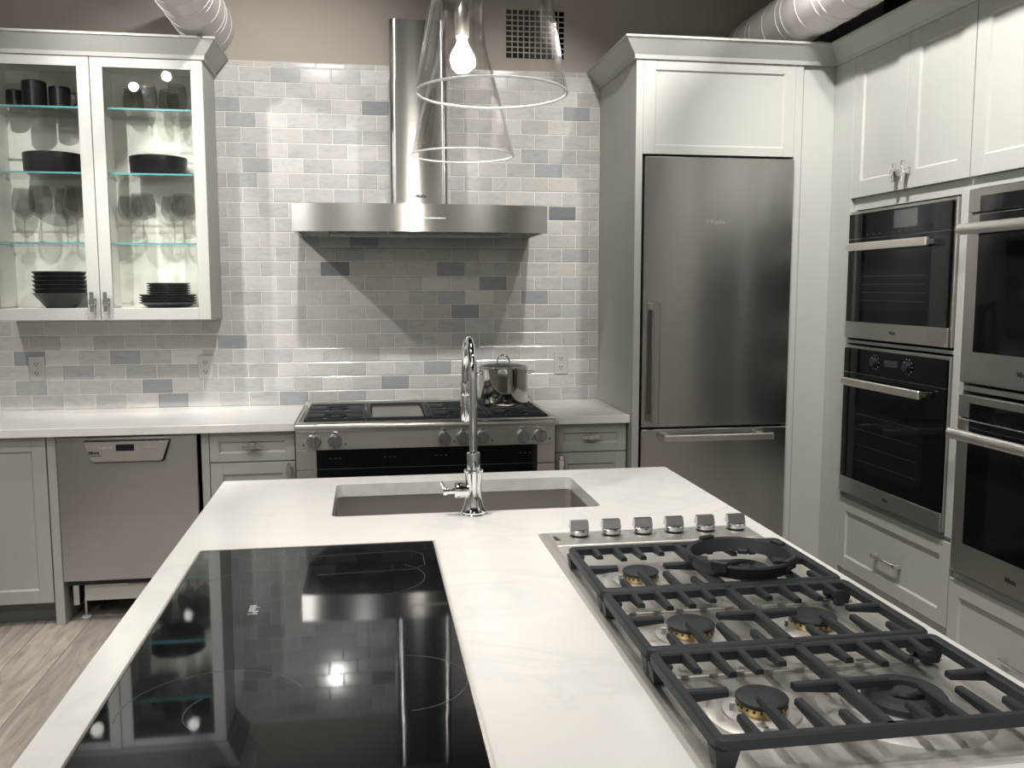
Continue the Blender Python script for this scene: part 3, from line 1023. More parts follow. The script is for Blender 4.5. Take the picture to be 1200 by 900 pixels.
# vent grille
vg = thing('vent_grille', 'square black vent grille with a pale lattice, high on the taupe wall', 'vent', (.90, 0, 2.87))
obj('backing', MB().box(.745, 1.056, .0095, .006, 2.745, 2.990), M['void'], vg)
b = MB()
for i in range(1, 10):
    xx = .745 + .311 * i / 10
    b.box(xx - .0032, xx + .0032, .006, .003, 2.745, 2.990)
for i in range(1, 9):
    zz = 2.745 + .245 * i / 9
    b.box(.745, 1.056, .0058, .0032, zz - .003, zz + .003)
obj('lattice', b, M['taupe'], vg, kind='stuff')

# ducts
def duct(x, z, r, y0, y1, label, rib=.0032):
    t = thing('spiral_duct', label, 'duct', (x, y0, z))
    obj('pipe', MB().lathe([(r, y1), (r, y0), (1e-6, y0)], (x, 0, z), 56, None, 'y'), M['duct'], t, 40)
    i = 0
    y = y0 - .10
    s = None
    while y > y1:
        if s is None:
            n = 56
            s = obj('seam', MB().tube([(x + (r + .0005) * math.cos(2 * PI * k / n), y, z + (r + .0005) * math.sin(2 * PI * k / n)) for k in range(n)], rib, 6, True), M['duct'], t, 60, at=(x, y, z))
        else:
            inst(s, (x, y, z), t)
        i += 1
        y -= (.15, .15, .055)[i % 3]
    return t
duct(-.772, 2.832, .130, .0095, -4.5, 'white spiral duct above the glazed wall cabinet', .0018)
duct(2.098, 2.846, .131, .0095, -4.5, 'white spiral duct above the fridge and ovens')

# ------------------------------------------------------------------ fridge surround and fridge
FC = thing('fridge_cabinet', 'tall grey cabinet surround with a framed panel above the fridge', 'cabinet', (1.67, 0, 0))
FX1 = 2.0865
obj('side_panel', MB().box(XS, XS + .034, -.003, YFR, 0, 2.606, .001), M['cabinet'], FC)
obj('side_panel', MB().box(2.048, FX1, -.003, YFR, 0, 2.606, .001), M['cabinet'], FC)
obj('top_box', MB().box(XS + .034, 2.048, -.003, YFR + .022, 2.162, 2.606), M['cabinet'], FC)
tfF = FB(YFR)
shaker(FC, 'flap_door', FB(YFR + .020), XS + .0345, 2.0475, 2.160, 2.6055, (.0590, .0555, .042, .059))
obj('filler_panel', MB().box(FX1, XF, -.30, YFR + .012, 0, 2.606), M['cabinet'], FC)
cr2 = [(o_, 2.604 + z_) for o_, z_ in CROWN]
b = MB().sweep([(XS, -.003), (XS, YFR), (XF, YFR)], cr2)
for i_, (o_, z_) in enumerate(cr2):                    # mitred inner corner against the oven wall crown
    v_ = b.v[2 * len(cr2) + i_]
    b.v[2 * len(cr2) + i_] = (v_[0] - o_ - .0004, v_[1], v_[2])
obj('crown_molding', b, M['cabinet'], FC)

fr = thing('refrigerator', 'tall brushed steel fridge freezer built into the grey surround', 'refrigerator', (1.668, 0, 0))
obj('body', MB().box(1.2915, 2.0465, -.02, -.635, .02, 2.155), M['black'], fr)
fd = obj('door', MB().box(1.2965, 2.0440, -.637, -.699, .857, 2.147, .004), M['steelfridge'], fr)
fz = obj('freezer_drawer', MB().box(1.2965, 2.0440, -.637, -.699, .105, .847, .004), M['steelfridge'], fr)
obj('plinth', MB().box(1.2965, 2.0440, -.60, -.65, .012, .095), M['steeldark'], fr)
b = MB().box(1.330, 1.362, -.743, -.766, .882, 1.462, .003)
b.box(1.332, 1.356, -.699, -.745, 1.425, 1.455, .002).box(1.332, 1.356, -.699, -.745, .890, .920, .002)
obj('handle', b, M['steel'], fd)
b = MB().box(1.392, 1.948, -.748, -.768, .796, .826, .003)
for xx in (1.42, 1.90):
    b.box(xx - .012, xx + .012, -.699, -.75, .799, .823, .002)
obj('handle', b, M['handle'], fz)
text('Miele', .030, lambda u, d, z: (1.652 + u, -.6992 - d, 1.845 + z), M['steelprint'], fd, 'lettering', .0008, 1.5)

# ------------------------------------------------------------------ oven wall
XB = XRW - .002
def tall_cabinet(y0, y1, label, uppers, drawer, openings):
    t = thing('oven_cabinet', label, 'cabinet', ((XF + XB) / 2, (y0 + y1) / 2, 0))
    X = XF + .020
    for yy in (y0, y1 + .018):
        obj('side_panel', MB().box(X, XB, yy, yy - .018, .0, 2.606), M['cabinet'], t)
    obj('back_panel', MB().box(XB - .01, XB, y0 - .018, y1 + .018, .10, 2.60), M['cabinet'], t)
    zs = [.0, .10] if False else None
    # face: solid bands between the openings
    bands = [(0, openings[0][0])] + [(openings[i][1], openings[i + 1][0]) for i in range(len(openings) - 1)] + [(openings[-1][1], 2.606)]
    for q, (a, c) in enumerate(bands):
        obj('face_rail', MB().box(XF + .0005 + (.0195 if q in (0, len(bands) - 1) else 0), XB - .01, y0 - .018, y1 + .018, a, c), M['cabinet'], t)
    oy0, oy1 = openings[0][2], openings[0][3]
    obj('face_stile', MB().box(XF, XF + .0195, y0, oy0, openings[0][0], openings[-1][1], .001), M['cabinet'], t)
    obj('face_stile', MB().box(XF, XF + .0195, oy1, y1, openings[0][0], openings[-1][1], .001), M['cabinet'], t)
    tf = FR(XF + .020)
    ym = (y0 + y1) / 2
    za, zb_ = uppers
    for (a, c, hy) in ((-y0 + .003, -ym - .0015, -ym - .034), (-ym + .0015, -y1 - .003, -ym + .034)):
        d = shaker(t, 'door', tf, a, c, za, zb_, .075)
        tpull(d, lambda u, dd, z: tf(u, dd + .02, z), hy, 2.022, True, .085)
    if drawer:
        d = shaker(t, 'drawer', tf, -y0 + .003, -y1 - .003, drawer[0], drawer[1], .062)
        hb = MB()
        zc = (drawer[0] + drawer[1]) / 2 - .025
        hb.box(-ym - .100, -ym + .100, .022, .034, zc - .006, zc + .006, .0015, lambda u, dd, z: tf(u, dd + .011, z))
        for s in (-1, 1):
            hb.box(-ym + s * .088 - .010, -ym + s * .088 + .010, 0, .036, zc - .010, zc + .010, .0015, lambda u, dd, z: tf(u, dd + .011, z))
        obj('handle', hb, M['chrome'], d)
    return t
CA0, CA1, CB1 = -.848, -1.704, -2.560
ca = tall_cabinet(CA0, CA1, 'tall grey cabinet next to the fridge, holding the two black glass ovens', (1.948, 2.600), (.176, .524), [(.545, 1.272, -.880, -1.664), (1.286, 1.892, -.880, -1.664)])
cb = tall_cabinet(CA1, CB1, 'tall grey cabinet at the right edge, holding the two steel framed ovens', (1.948, 2.600), (.03, .392), [(.425, 1.140, -1.735, -2.525), (1.160, 1.905, -1.735, -2.525)])
obj('filler_strip', MB().box(XF, XF + .0195, YFR + .012, CA0 - .0005, 0, 2.606, .001), M['cabinet'], ca)
obj('plinth', MB().box(XF + .05, XF + .07, CA0, CA1, .0, .17), M['toe'], ca)
b = MB().sweep([(XF, YFR), (XF, CA1 + .0005)], cr2)
for i_, (o_, z_) in enumerate(cr2):
    v_ = b.v[i_]
    b.v[i_] = (v_[0], v_[1] - o_ - .0004, v_[2])
obj('crown_molding', b, M['cabinet'], ca)
obj('crown_molding', MB().sweep([(XF, CA1 - .0005), (XF, CB1)], cr2), M['cabinet'], cb)

def black_oven(y0, y1, z0, z1, label, kind):
    XO = 2.237
    t = thing('wall_oven', label, 'oven', (XO, (y0 + y1) / 2, z0))
    tf = FR(XO + .024)
    u0, u1 = -y0, -y1
    obj('body', MB().box(u0 + .02, u1 - .02, -.50, -.002, z0 + .015, z1 - .015, 0, tf), M['black'], t)
    obj('trim_frame', MB().box(u0, u1, 0, .016, z0, z1, .001, tf), M['steeldark'], t)
    zs = z0 + .075
    zc = z1 - (.125 if kind == 'knobs' else .125)
    e = .022 if kind == 'touch' else .008
    dr = obj('door', MB().box(u0 + .002, u1 - e, .0165, .024, zs + .001, zc - .003, .001, tf), M['ovenglass'], t)
    cp = obj('control_panel', MB().box(u0 + .002, u1 - e, .0165, .024, zc, z1 - .012, .001, tf), M['ovenglass'], t)
    bs = obj('bottom_strip', MB().box(u0, u1 - e * .5, .0165, .025, z0, zs, .001, tf), M['steeldark'], t)
    text('Miele', .020, lambda u, d, z: tf((u0 + u1) / 2 + u, .0252 + d, (z0 + zs) / 2 + z), M['print'], bs, bold=.0005)
    hz = zc - .040
    h = MB().box(u0 + .055, u1 - .115, .052, .070, hz - .017, hz + .017, .003, tf)
    for uu in (u0 + .08, u1 - .14):
        h.box(uu - .012, uu + .012, .024, .053, hz - .010, hz + .010, .001, tf)
    obj('handle', h, M['handle'], dr)
    w0, w1 = u0 + .10, u1 - .14
    obj('cavity_window', MB().box(w0, w1, .024, .0243, zs + .06, hz - .06, 0, tf), mat('oven_cavity', (.007, .0065, .006), .1, 0, .14), dr)
    b = MB()
    for i in range(4):
        zz = zs + .10 + i * (hz - zs - .22) / 3.4
        b.box(w0 + .03, w1 - .03, .0243, .0245, zz, zz + .002, 0, tf)
    obj('rack_lines', b, mat('rack_line', (.022, .022, .021), .4), dr)
    if kind == 'touch':
        for (a, c) in ((u0 + .05, u0 + .085), (u1 - .135, u1 - e)):
            obj('clear_strip', MB().box(a, c, .0242, .030, z0 + .004, z1 - .002, .001, tf), M['pane'], t)
        um = (u0 + u1) / 2 + .06
        obj('display', MB().box(um - .085, um + .085, .024, .0244, zc + .030, z1 - .022, 0, tf), mat('grey_display', (.035, .036, .038), .08), cp)
        b = MB()
        for i in range(9):
            b.box(u0 + .16 + i * .05, u0 + .166 + i * .05, .024, .0244, zc + .012, zc + .016, 0, tf)
        obj('button_marks', b, M['dimprint'], cp)
    else:
        um = (u0 + u1) / 2
        for s in (-1, 1):
            kb = MB().lathe([(1e-6, 0), (.021, 0), (.019, .018), (1e-6, .018)], (0, 0, 0), 24, lambda x, y, z: tf(um + s * .125 + x, .024 + z, (zc + z1) / 2 + y))
            obj('knob', kb, M['black'], cp, 40)
            b = MB()
            for i in range(10):
                a = 2 * PI * i / 10
                b.box(um + s * .125 + .032 * math.cos(a) - .002, um + s * .125 + .032 * math.cos(a) + .002, .024, .0244, (zc + z1) / 2 + .032 * math.sin(a) - .002, (zc + z1) / 2 + .032 * math.sin(a) + .002, 0, tf)
            obj('dial_marks', b, M['lightprint'], cp)
        obj('display', MB().box(um - .05, um + .05, .024, .0244, (zc + z1) / 2 - .012, (zc + z1) / 2 + .016, 0, tf), mat('grey_display_b', (.03, .031, .033), .08), cp)
    return t
black_oven(-.881, -1.663, 1.2985, 1.8815, 'black glass wall oven beside the fridge, the upper of two, with touch display', 'touch')
black_oven(-.881, -1.663, .5600, 1.2625, 'black glass wall oven beside the fridge, the lower of two, with two knobs', 'knobs')

def steel_oven(y0, y1, z0, z1, label):
    XO = 2.237
    t = thing('wall_oven', label, 'oven', (XO, (y0 + y1) / 2, z0))
    tf = FR(XO + .024)
    u0, u1 = -y0, -y1
    obj('body', MB().box(u0 + .02, u1 - .02, -.50, -.002, z0 + .015, z1 - .010, 0, tf), M['black'], t)
    zc = z1 - .086
    cp = obj('control_panel', MB().box(u0, u1, 0, .024, zc, z1, .002, tf), M['steeldark'], t)
    obj('control_glass', MB().box(u0 + .068, u1 - .068, .024, .0255, zc + .001, z1 - .028, 0, tf), M['ovenglass'], cp)
    dr = obj('door', MB().box(u0, u1, 0, .024, z0, zc - .006, .002, tf), M['steeldark'], t)
    obj('window', MB().box(u0 + .068, u1 - .068, .024, .0258, z0 + .118, zc - .010, .001, tf), M['ovenglass'], dr)
    hz = zc - .062
    h = MB().cyl(.021, u0 + .012, u1 - .012, (0, 0, 0), 18, 'z', tf=lambda x, y, z: tf(z, .066 + x * .7, hz + y))
    for uu in (u0 + .04, u1 - .04):
        h.box(uu - .014, uu + .014, .0245, .060, hz - .010, hz + .010, .001, tf)
    obj('handle', h, M['handle'], dr, 40)
    text('Miele', .026, lambda u, d, z: tf((u0 + u1) / 2 - .055 + u, .0242 + d, z0 + .055 + z), M['print'], dr, bold=.0006)
    return t
steel_oven(-1.737, -2.520, 1.174, 1.897, 'steel framed wall oven at the right edge, the upper of two')
steel_oven(-1.737, -2.520, .438, 1.127, 'steel framed wall oven at the right edge, the lower of two')

# ------------------------------------------------------------------ island
IX0, IX1, IY1, IY0 = -.4686, 1.0094, -1.9015, -4.22
SX0, SX1, SY0, SY1 = -.1086, .6471, -2.4198, -2.0135
isl = thing('kitchen_island', 'grey kitchen island base with framed end panels under the white top', 'island', (.27, -3.05, 0))
BX0, BX1, BY1, BY0 = IX0 + .035, IX1 - .035, IY1 - .035, IY0 + .26
for (a, b_, c, d_) in ((BX0, BX0 + .02, BY0, BY1), (BX1 - .02, BX1, BY0, BY1), (BX0 + .02, BX1 - .02, BY1 - .02, BY1), (BX0 + .02, BX1 - .02, BY0, BY0 + .02)):
    obj('body_panel', MB().box(a, b_, c, d_, .09, .873), M['cabinet'], isl)
obj('toe_kick', MB().box(BX0 + .06, BX1 - .06, BY0 + .06, BY1 - .06, 0, .09), M['toe'], isl)
tfi = lambda u, d, z: (u, BY1 + d, z)
n = 3
for i in range(n):
    a = BX0 + (BX1 - BX0) * i / n
    shaker(isl, 'door', tfi, a + .003, BX0 + (BX1 - BX0) * (i + 1) / n - .003, .10, .868, .06)
for s in (0, 1):
    for i in range(4):
        a = BY0 + (BY1 - BY0) * i / 4
        c = BY0 + (BY1 - BY0) * (i + 1) / 4
        tfs = (lambda u, d, z: (BX0 - d, u, z)) if s == 0 else (lambda u, d, z: (BX1 + d, u, z))
        shaker(isl, 'side_panel', tfs, a + .003, c - .003, .10, .868, .06)
def rrect(x0, x1, y0, y1, r, n=6):
    pts = []
    for (cx, cy, a0) in ((x1 - r, y1 - r, 0), (x0 + r, y1 - r, PI / 2), (x0 + r, y0 + r, PI), (x1 - r, y0 + r, 1.5 * PI)):
        for i in range(n + 1):
            a = a0 + PI / 2 * i / n
            pts.append((cx + r * math.cos(a), cy + r * math.sin(a)))
    return pts
def slab_with_hole(x0, x1, y0, y1, z0, z1, hole, bev=.003):
    bm = bmesh.new()
    def loop(pts, z):
        vs = [bm.verts.new((x, y, z)) for x, y in pts]
        es = [bm.edges.new((vs[i], vs[(i + 1) % len(vs)])) for i in range(len(vs))]
        return vs, es
    outer = rrect(x0, x1, y0, y1, .004, 2)
    vt, et = loop(outer, z1)
    ht, eht = loop(hole, z1)
    vb, eb = loop(outer, z0)
    hb_, ehb = loop(hole, z0)
    bmesh.ops.triangle_fill(bm, use_beauty=True, edges=et + eht)
    bmesh.ops.triangle_fill(bm, use_beauty=True, edges=eb + ehb)
    for A, B in ((vt, vb), (ht, hb_)):
        k = len(A)
        for i in range(k):
            bm.faces.new((A[i], A[(i + 1) % k], B[(i + 1) % k], B[i]))
    bmesh.ops.recalc_face_normals(bm, faces=bm.faces)
    me = bpy.data.meshes.new('worktop')
    bm.to_mesh(me)
    bm.free()
    return me
me = slab_with_hole(IX0, IX1, IY0, IY1, WB, WT, rrect(SX0, SX1, SY0, SY1, .022))
me.materials.append(M['quartz'])
iw = bpy.data.objects.new('worktop', me)
COL.objects.link(iw)
tag(iw, 'large white quartz island worktop holding the sink and both hobs', 'worktop')

# sink: open steel basin hung under the worktop
sk = thing('kitchen_sink', 'undermount stainless steel sink in the white island top', 'sink', ((SX0 + SX1) / 2, (SY0 + SY1) / 2, .66))
o1 = rrect(SX0 - .006, SX1 + .006, SY0 - .006, SY1 + .006, .026)
o2 = rrect(SX0 + .012, SX1 - .012, SY0 + .012, SY1 - .012, .020)
k = len(o1)
b = MB()
zt, zf = WB - .0008, .668
vs = [(x, y, zt) for x, y in o1] + [(x, y, zf + .02) for x, y in o1] + [(x, y, zf) for x, y in o2]
b.add(vs, [(i, (i + 1) % k, k + (i + 1) % k, k + i) for i in range(k)] + [(k + i, k + (i + 1) % k, 2 * k + (i + 1) % k, 2 * k + i) for i in range(k)] + [tuple(range(2 * k, 3 * k))])
obj('basin', b, M['sinksteel'], sk, 50)
obj('drain', MB().lathe([(.055, zf + .002), (.048, zf + .005), (.04, zf + .002), (1e-6, zf + .001)], ((SX0 + SX1) / 2, SY1 - .10, 0), 28), M['chrome'], sk, 40)

# tap
TX, TY = .2765, -2.456
fa = thing('kitchen_tap', 'tall chrome gooseneck tap with side lever standing before the sink', 'tap', (TX, TY, WT))
obj('base_body', MB().lathe([(1e-6, .0), (.0375, .0), (.0375, .004), (.034, .007), (.035, .011), (.031, .016), (.0265, .03), (.0225, .055), (.022, .075), (.0245, .118), (.0262, .120), (.0262, .125), (.018, .127), (1e-6, .127)], (TX, TY, WT), 40), M['chrome'], fa, 35)
obj('collar', MB().lathe([(.0175, .126), (.0180, .170), (.0172, .173), (.0115, .175)], (TX, TY, WT), 32), M['chrome'], fa, 35)
RA = .100
pts = [(TX, TY, WT + .17), (TX, TY, 1.20), (TX, TY, 1.285)]
for i in range(1, 17):
    a = PI * i / 16
    pts.append((TX, TY + RA - RA * math.cos(a), 1.285 + RA * 1.04 * math.sin(a)))
pts.append((TX, TY + 2 * RA, 1.262))
obj('neck', MB().tube(pts, .0112, 16), M['chrome'], fa, 60)
obj('spray_head', MB().lathe([(.0112, 1.262), (.0135, 1.258), (.0135, 1.222), (.0125, 1.220), (.0135, 1.215), (.0138, 1.150), (.011, 1.143), (1e-6, 1.143)], (TX, TY + 2 * RA, 0), 24), M['chrome'], fa, 35)
obj('valve', MB().lathe([(1e-6, -.014), (.0205, -.014), (.0205, -.030), (.0215, -.032), (.0215, -.050), (.0185, -.053), (1e-6, -.053)], (TX, TY, .984), 28, None, 'x'), M['chrome'], fa, 35)
lv = MB().cyl(.0085, -.053, -.072, (TX, TY, .982), 14, 'x')
lv.lathe([(1e-6, -.072), (.0105, -.072), (.0120, -.078), (.0105, -.084), (1e-6, -.085)], (TX, TY, .982), 14, None, 'x')
lv.tube([(TX - .079, TY, .984), (TX - .085, TY - .004, .998), (TX - .091, TY - .006, 1.010)], [.0055, .0045, .005], 10)
obj('lever', lv, M['chrome'], fa, 40)

# induction hob
KX0, KX1, KY1, KY0 = -.4018, .1502, -2.7125, -3.79
ih = thing('induction_hob', 'flush black glass induction hob in the left of the island top', 'hob', ((KX0 + KX1) / 2, (KY0 + KY1) / 2, WT))
kg = obj('glass_top', MB().box(KX0 + .005, KX1 - .005, KY0 + .005, KY1 - .005, WT + .0003, WT + .0055, .0008), M['blackglass'], ih)
obj('steel_rim', MB().sweep([(KX0, KY0), (KX1, KY0), (KX1, KY1), (KX0, KY1)], [(0, WT + .0003), (0, WT + .006), (-.0048, WT + .0065), (-.0048, WT + .0003)], True), M['steeltop'], ih)
M['zone'] = mat('zone_print', (.07, .07, .07), .3)
ZT = WT + .0055
def ring(cx, cy, r, a0=0, a1=2 * PI, n=40):
    closed = abs(a1 - a0 - 2 * PI) < .01
    pts = [(cx + r * math.cos(a0 + (a1 - a0) * i / n), cy + r * math.sin(a0 + (a1 - a0) * i / n)) for i in range(n + (0 if closed else 1))]
    return MB().sweep(pts, [(.0006, ZT), (.0006, ZT + .0002), (-.0006, ZT + .0002), (-.0006, ZT)], closed)
for (cx, cy, r, a0, a1) in ((-.235, -3.55, .135, .35, 3.3), (-.205, -3.56, .07, 2.4, 3.9), (.045, -3.50, .10, -1.5, 1.5), (.0, -2.98, .11, -1.3, .9), (-.26, -3.0, .10, 1.0, 3.2)):
    obj('zone_mark', ring(cx, cy, r, a0, a1), M['zone'], kg)
obj('zone_mark', MB().sweep([(-.12, -2.80), (.09, -2.79), (.115, -2.82), (.115, -2.90), (.09, -2.93), (-.12, -2.94)], [(.0006, ZT), (.0006, ZT + .0002), (-.0006, ZT + .0002), (-.0006, ZT)]), M['zone'], kg)
text('Miele', .030, lambda u, d, z: (-.228 + z * .9, -3.135 + u * .8, ZT + .0002 + d * .2), M['lightprint'], kg, bold=.0005)

# gas hob
GX0, GX1, GYT, GYB = .4117, .9608, -2.6913, -3.862
gh = thing('gas_hob', 'stainless steel six burner gas hob in the right of the island top', 'hob', ((GX0 + GX1) / 2, (GYT + GYB) / 2, WT))
rim = [(0, WT + .0003), (0, WT + .003), (-.005, WT + .0065), (-.014, WT + .0065), (-.026, WT + .0045), (-.026, WT + .0003)]
tray = obj('steel_tray', MB().box(GX0 + .02, GX1 - .02, GYB + .02, GYT - .02, WT + .0003, WT + .005), M['steeltop'], gh)
obj('raised_edge', MB().sweep([(GX0, GYB), (GX1, GYB), (GX1, GYT), (GX0, GYT)], rim, True), M['steeltop'], gh)
obj('control_strip', MB().box(GX0 + .024, GX1 - .024, GYT - .024, GYT - .125, WT + .005, WT + .0085, .002), M['steeltop'], gh)
for yy in (-3.2645, -3.5485):
    obj('tray_rib', MB().box(GX0 + .03, GX1 - .03, yy - .012, yy + .012, WT + .005, WT + .009, .003), M['steeltop'], gh)
text('Miele', .022, lambda u, d, z: (GX0 + .034 + z * .9, -2.755 + u * .8, WT + .0085 + d * .3), M['print'], gh, bold=.0006)
for i in range(6):
    xx, yy = .504 + i * .0812, -2.752
    kn = obj('knob', MB().lathe([(1e-6, .0085), (.0245, .0085), (.0245, .012), (.0195, .013), (.0195, .017), (.0235, .018), (.0235, .026), (.020, .0285), (1e-6, .0285)], (xx, yy, WT), 28), M['knob'], gh, 35)
    obj('grip', MB().add(*(lambda P: ([(xx + sx * a, yy + yo, WT + z) for sx in (-1, 1) for (a, yo, z) in P], [(0, 1, 2, 3), (7, 6, 5, 4), (0, 4, 5, 1), (1, 5, 6, 2), (2, 6, 7, 3), (3, 7, 4, 0)]))([(.0232, -.006, .0285), (.0220, .000, .049), (.0220, .014, .049), (.0232, .018, .0285)])), M['knob'], kn, 35)
    obj('collar', MB().lathe([(.0205, .0131), (.0205, .0168)], (xx, yy, WT), 24), M['black'], kn)
BX = (.553, .783)
BYs = (-3.100, -3.398, -3.690)
def burner(cx, cy, r, big=False):
    b = obj('burner_bowl', MB().lathe([(r * 2.15, .0052), (r * 1.95, .0085), (r * 1.55, .008), (r * 1.5, .011), (r * 1.15, .014), (1e-6, .014)], (cx, cy, WT), 36), M['steeltop'], gh, 35)
    if not big:
        obj('burner_ring', MB().lathe([(r * .93, .0142), (r * .98, .020), (r * .98, .025), (r * .9, .027), (1e-6, .027)], (cx, cy, WT), 32), M['brass'], b, 35)
        hm = MB()
        for i in range(22):
            a = 2 * PI * i / 22
            hm.lathe([(1e-6, 0), (.0022, 0), (.0022, .0012), (1e-6, .0012)], n=6, tf=lambda x, y, z: (cx + (r * .975 + z) * math.cos(a) - x * math.sin(a), cy + (r * .975 + z) * math.sin(a) + x * math.cos(a), WT + .0222 + y))
        obj('flame_holes', hm, M['print'], b, kind='stuff')
        obj('burner_cap', MB().lathe([(1e-6, .0272), (r * .98, .0272), (r * 1.03, .030), (r * 1.02, .032), (r * .96, .0335), (1e-6, .034)], (cx, cy, WT), 36), M['iron'], b, 35)
        obj('igniter', MB().cyl(.0035, .012, .024, (cx - r * 1.18, cy + .004, WT), 8), M['white'], b)
    else:
        obj('outer_ring', MB().lathe([(r * 1.02, .0142), (r * 1.05, .024), (r * .95, .031), (r * .60, .031), (r * .56, .022), (r * .56, .0142)], (cx, cy, WT), 40), M['iron'], b, 35)
        obj('inner_cap', MB().lathe([(1e-6, .0142), (r * .30, .0142), (r * .30, .028), (r * .25, .032), (1e-6, .032)], (cx, cy, WT), 24), M['iron'], b, 35)
        obj('bridge', MB().box(cx - r * .95, cx + r * .95, cy - .008, cy + .008, WT + .0145, WT + .030, .003), M['iron'], b)
        obj('igniter', MB().cyl(.004, .0145, .031, (cx + r * .42, cy - .014, WT), 8), M['chrome'], b)
burner(BX[0], BYs[0], .037)
burner(BX[1], BYs[0], .050, True)
burner(BX[0], BYs[1], .041)
burner(BX[1], BYs[1], .041)
burner(BX[0], BYs[2], .037)
burner(.770, BYs[2] - .012, .058, True)

HZ = .965
def hob_grate(y1, y0, cy, label):
    x0, x1 = .425, .918
    t = thing('hob_grate', label, 'grate', ((x0 + x1) / 2, (y0 + y1) / 2, WT + .005), 'cast iron grates on the gas hob')
    wd, h = .0155, .017
    pts = rrect(x0, x1, y0, y1, .016, 3)
    b = MB().sweep(pts, [(0, HZ - .003), (-.003, HZ), (-wd + .003, HZ), (-wd, HZ - .003), (-wd, HZ - h), (0, HZ - h)], True)
    obj('frame', b, M['iron'], t, 30)
    xm = (x0 + x1) / 2
    obj('centre_bar', MB().bar((xm, y1 - .008, HZ), (xm, y0 + .008, HZ), wd, h), M['iron'], t)
    for q, (a, c) in enumerate(((x0, xm), (xm, x1))):
        cx = (a + c) / 2
        s = c - a
        # short bars along the hob, from the far and near frame bars
        for u, L in ((.23, .066), (.42, .088), (.60, .084), (.79, .062)):
            xx = a + s * u
            obj('finger', MB().bar((xx, y1 - .008, HZ), (xx, y1 - .008 - L * .95, HZ - .0015), .013, h, .009), M['iron'], t)
        for u, L in ((.25, .058), (.45, .104), (.65, .090), (.83, .050)):
            xx = a + s * u
            obj('finger', MB().bar((xx, y0 + .008, HZ), (xx, y0 + .008 + L, HZ - .0015), .013, h, .009), M['iron'], t)
        ymid = (y0 + y1) / 2
        obj('finger', MB().bar((a + .006, ymid, HZ), (cx - .050, ymid, HZ - .001), .0145, h, .010), M['iron'], t)
        obj('finger', MB().bar((c - .006, ymid, HZ), (cx + .050, ymid, HZ - .001), .0145, h, .010), M['iron'], t)
    for xx in (x0 - .001, x1 - .033):
        for yy in (y0 - .0005, y1 - .0275):
            bm_ = MB()
            X0_, X1_, Y0_, Y1_ = xx, xx + .034, yy, yy + .028
            zt_, zb2 = HZ - h + .001, WT + .0087
            vs = [(X0_, Y0_, zt_), (X1_, Y0_, zt_), (X1_, Y1_, zt_), (X0_, Y1_, zt_)] + [(X0_ + .004, Y0_ + .003, zb2), (X1_ - .006, Y0_ + .003, zb2), (X1_ - .006, Y1_ - .003, zb2), (X0_ + .004, Y1_ - .003, zb2)]
            bm_.add(vs, [(0, 1, 2, 3), (4, 7, 6, 5)] + [(i, (i + 1) % 4, 4 + (i + 1) % 4, 4 + i) for i in range(4)])
            obj('foot', bm_, M['iron'], t)
    return t
hob_grate(-2.970, -3.262, BYs[0], 'black cast iron grate on the gas hob, farthest, under the wok ring')
hob_grate(-3.267, -3.546, BYs[1], 'black cast iron grate on the gas hob, the middle of three')
hob_grate(-3.551, -3.836, BYs[2], 'black cast iron grate on the gas hob, nearest the camera')

# wok ring
WX, WY, WR = .750, -3.150, .106
wr = thing('wok_ring', 'round black cast iron wok ring resting on the far hob grate', 'wok ring', (WX, WY, HZ))
obj('band', MB().lathe([(WR - .014, HZ + .0005), (WR - .004, HZ + .0005), (WR + .006, HZ + .024), (WR + .004, HZ + .028), (WR - .005, HZ + .026), (WR - .014, HZ + .0005)], (WX, WY, 0), 48), M['iron'], wr, 35)
for a in (PI * .60, PI * .12, -PI * .28, -PI * .75):
    c_, s_ = math.cos(a), math.sin(a)
    bm_ = MB()
    bm_.box(-.017, .017, -.004, .008, .012, .034, .002, lambda u, d, z: (WX + (WR + d) * c_ - u * s_, WY + (WR + d) * s_ + u * c_, HZ + z))
    obj('lug', bm_, M['iron'], wr)
for a in (PI * .35, -PI * .05, -PI * .55, PI * .9):
    c_, s_ = math.cos(a), math.sin(a)
    obj('inner_tab', MB().box(-.011, .011, -.040, -.004, .002, .012, .002, lambda u, d, z: (WX + (WR + d) * c_ - u * s_, WY + (WR + d) * s_ + u * c_, HZ + z)), M['iron'], wr)

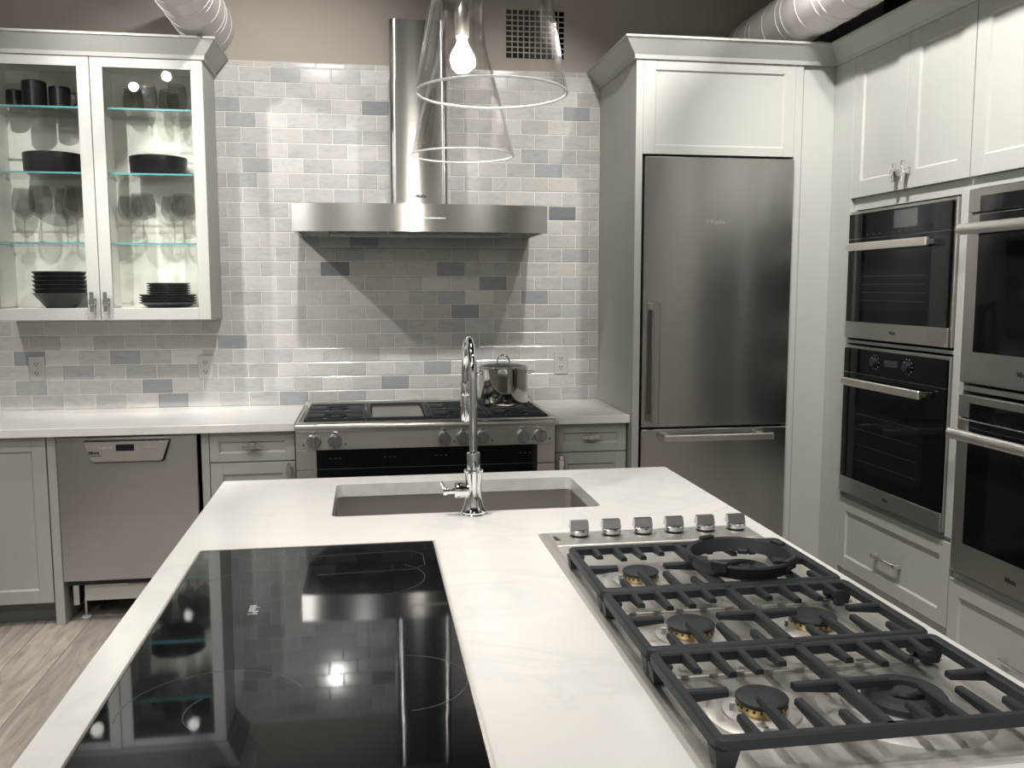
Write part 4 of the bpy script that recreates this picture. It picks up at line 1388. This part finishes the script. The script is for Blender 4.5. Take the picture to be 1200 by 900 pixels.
# ------------------------------------------------------------------ pendants
def pendant(x, y, z, label, shape):
    t = thing('pendant_lamp', label, 'lamp', (x, y, ZC), 'clear glass pendants over the island')
    R_ = shape[0][1]
    prof = []
    for (za, ra), (zb_, rb) in zip(shape, shape[1:]):
        for i in range(6):
            f = i / 6
            prof.append((ra + (rb - ra) * f, z + za + (zb_ - za) * f))
    prof.append((shape[-1][1], z + shape[-1][0]))
    inner = [(r - .0035, zz) for r, zz in prof][::-1]
    wob = lambda a, zz: .012 * math.sin(3 * a + zz * 9) * math.sin(max(0, zz - z) * 7) + .007 * math.sin(7 * a - zz * 14) * min(1, max(0, zz - z) * 6)
    sh = obj('glass_shade', MB().lathe(prof + inner + [prof[0]], (x, y, 0), 72, None, 'z', wob), M['pendant'], t, 60)
    obj('rim', MB().tube([(x + (R_ - .0018) * math.cos(2 * PI * i / 72), y + (R_ - .0018) * math.sin(2 * PI * i / 72), z - .0012) for i in range(72)], .0026, 8, True), M['rim'], sh, 60)
    obj('socket', MB().lathe([(1e-6, z + .325), (.019, z + .325), (.021, z + .338), (.021, z + .395), (.012, z + .41), (.006, z + .42), (1e-6, z + .42)], (x, y, 0), 24), M['handle'], t, 40)
    obj('bulb', MB().lathe([(1e-6, z + .226), (.017, z + .230), (.029, z + .242), (.034, z + .262), (.030, z + .281), (.020, z + .298), (.014, z + .312), (.013, z + .324), (1e-6, z + .324)], (x, y, 0), 20), M['bulb'], t, 60)
    obj('cord', MB().tube([(x, y, z + .41), (x, y, ZC - .03)], .003, 8), M['knob'], t, 60)
    obj('ceiling_rose', MB().cyl(.06, ZC - .03, ZC - .0005, (x, y, 0), 28, b=.004), M['knob'], t, 40)
pendant(.2415, -3.1, 1.907, 'nearer clear glass pendant lamp, the wider one in the picture', [(0, .1465), (.18, .115), (.34, .086), (.42, .076), (.48, .076), (.66, .115)])
pendant(.2745, -2.25, 1.910, 'farther clear glass pendant lamp with a bright bulb, before the hood', [(0, .1465), (.194, .096), (.30, .067), (.36, .060), (.415, .061), (.56, .098)])
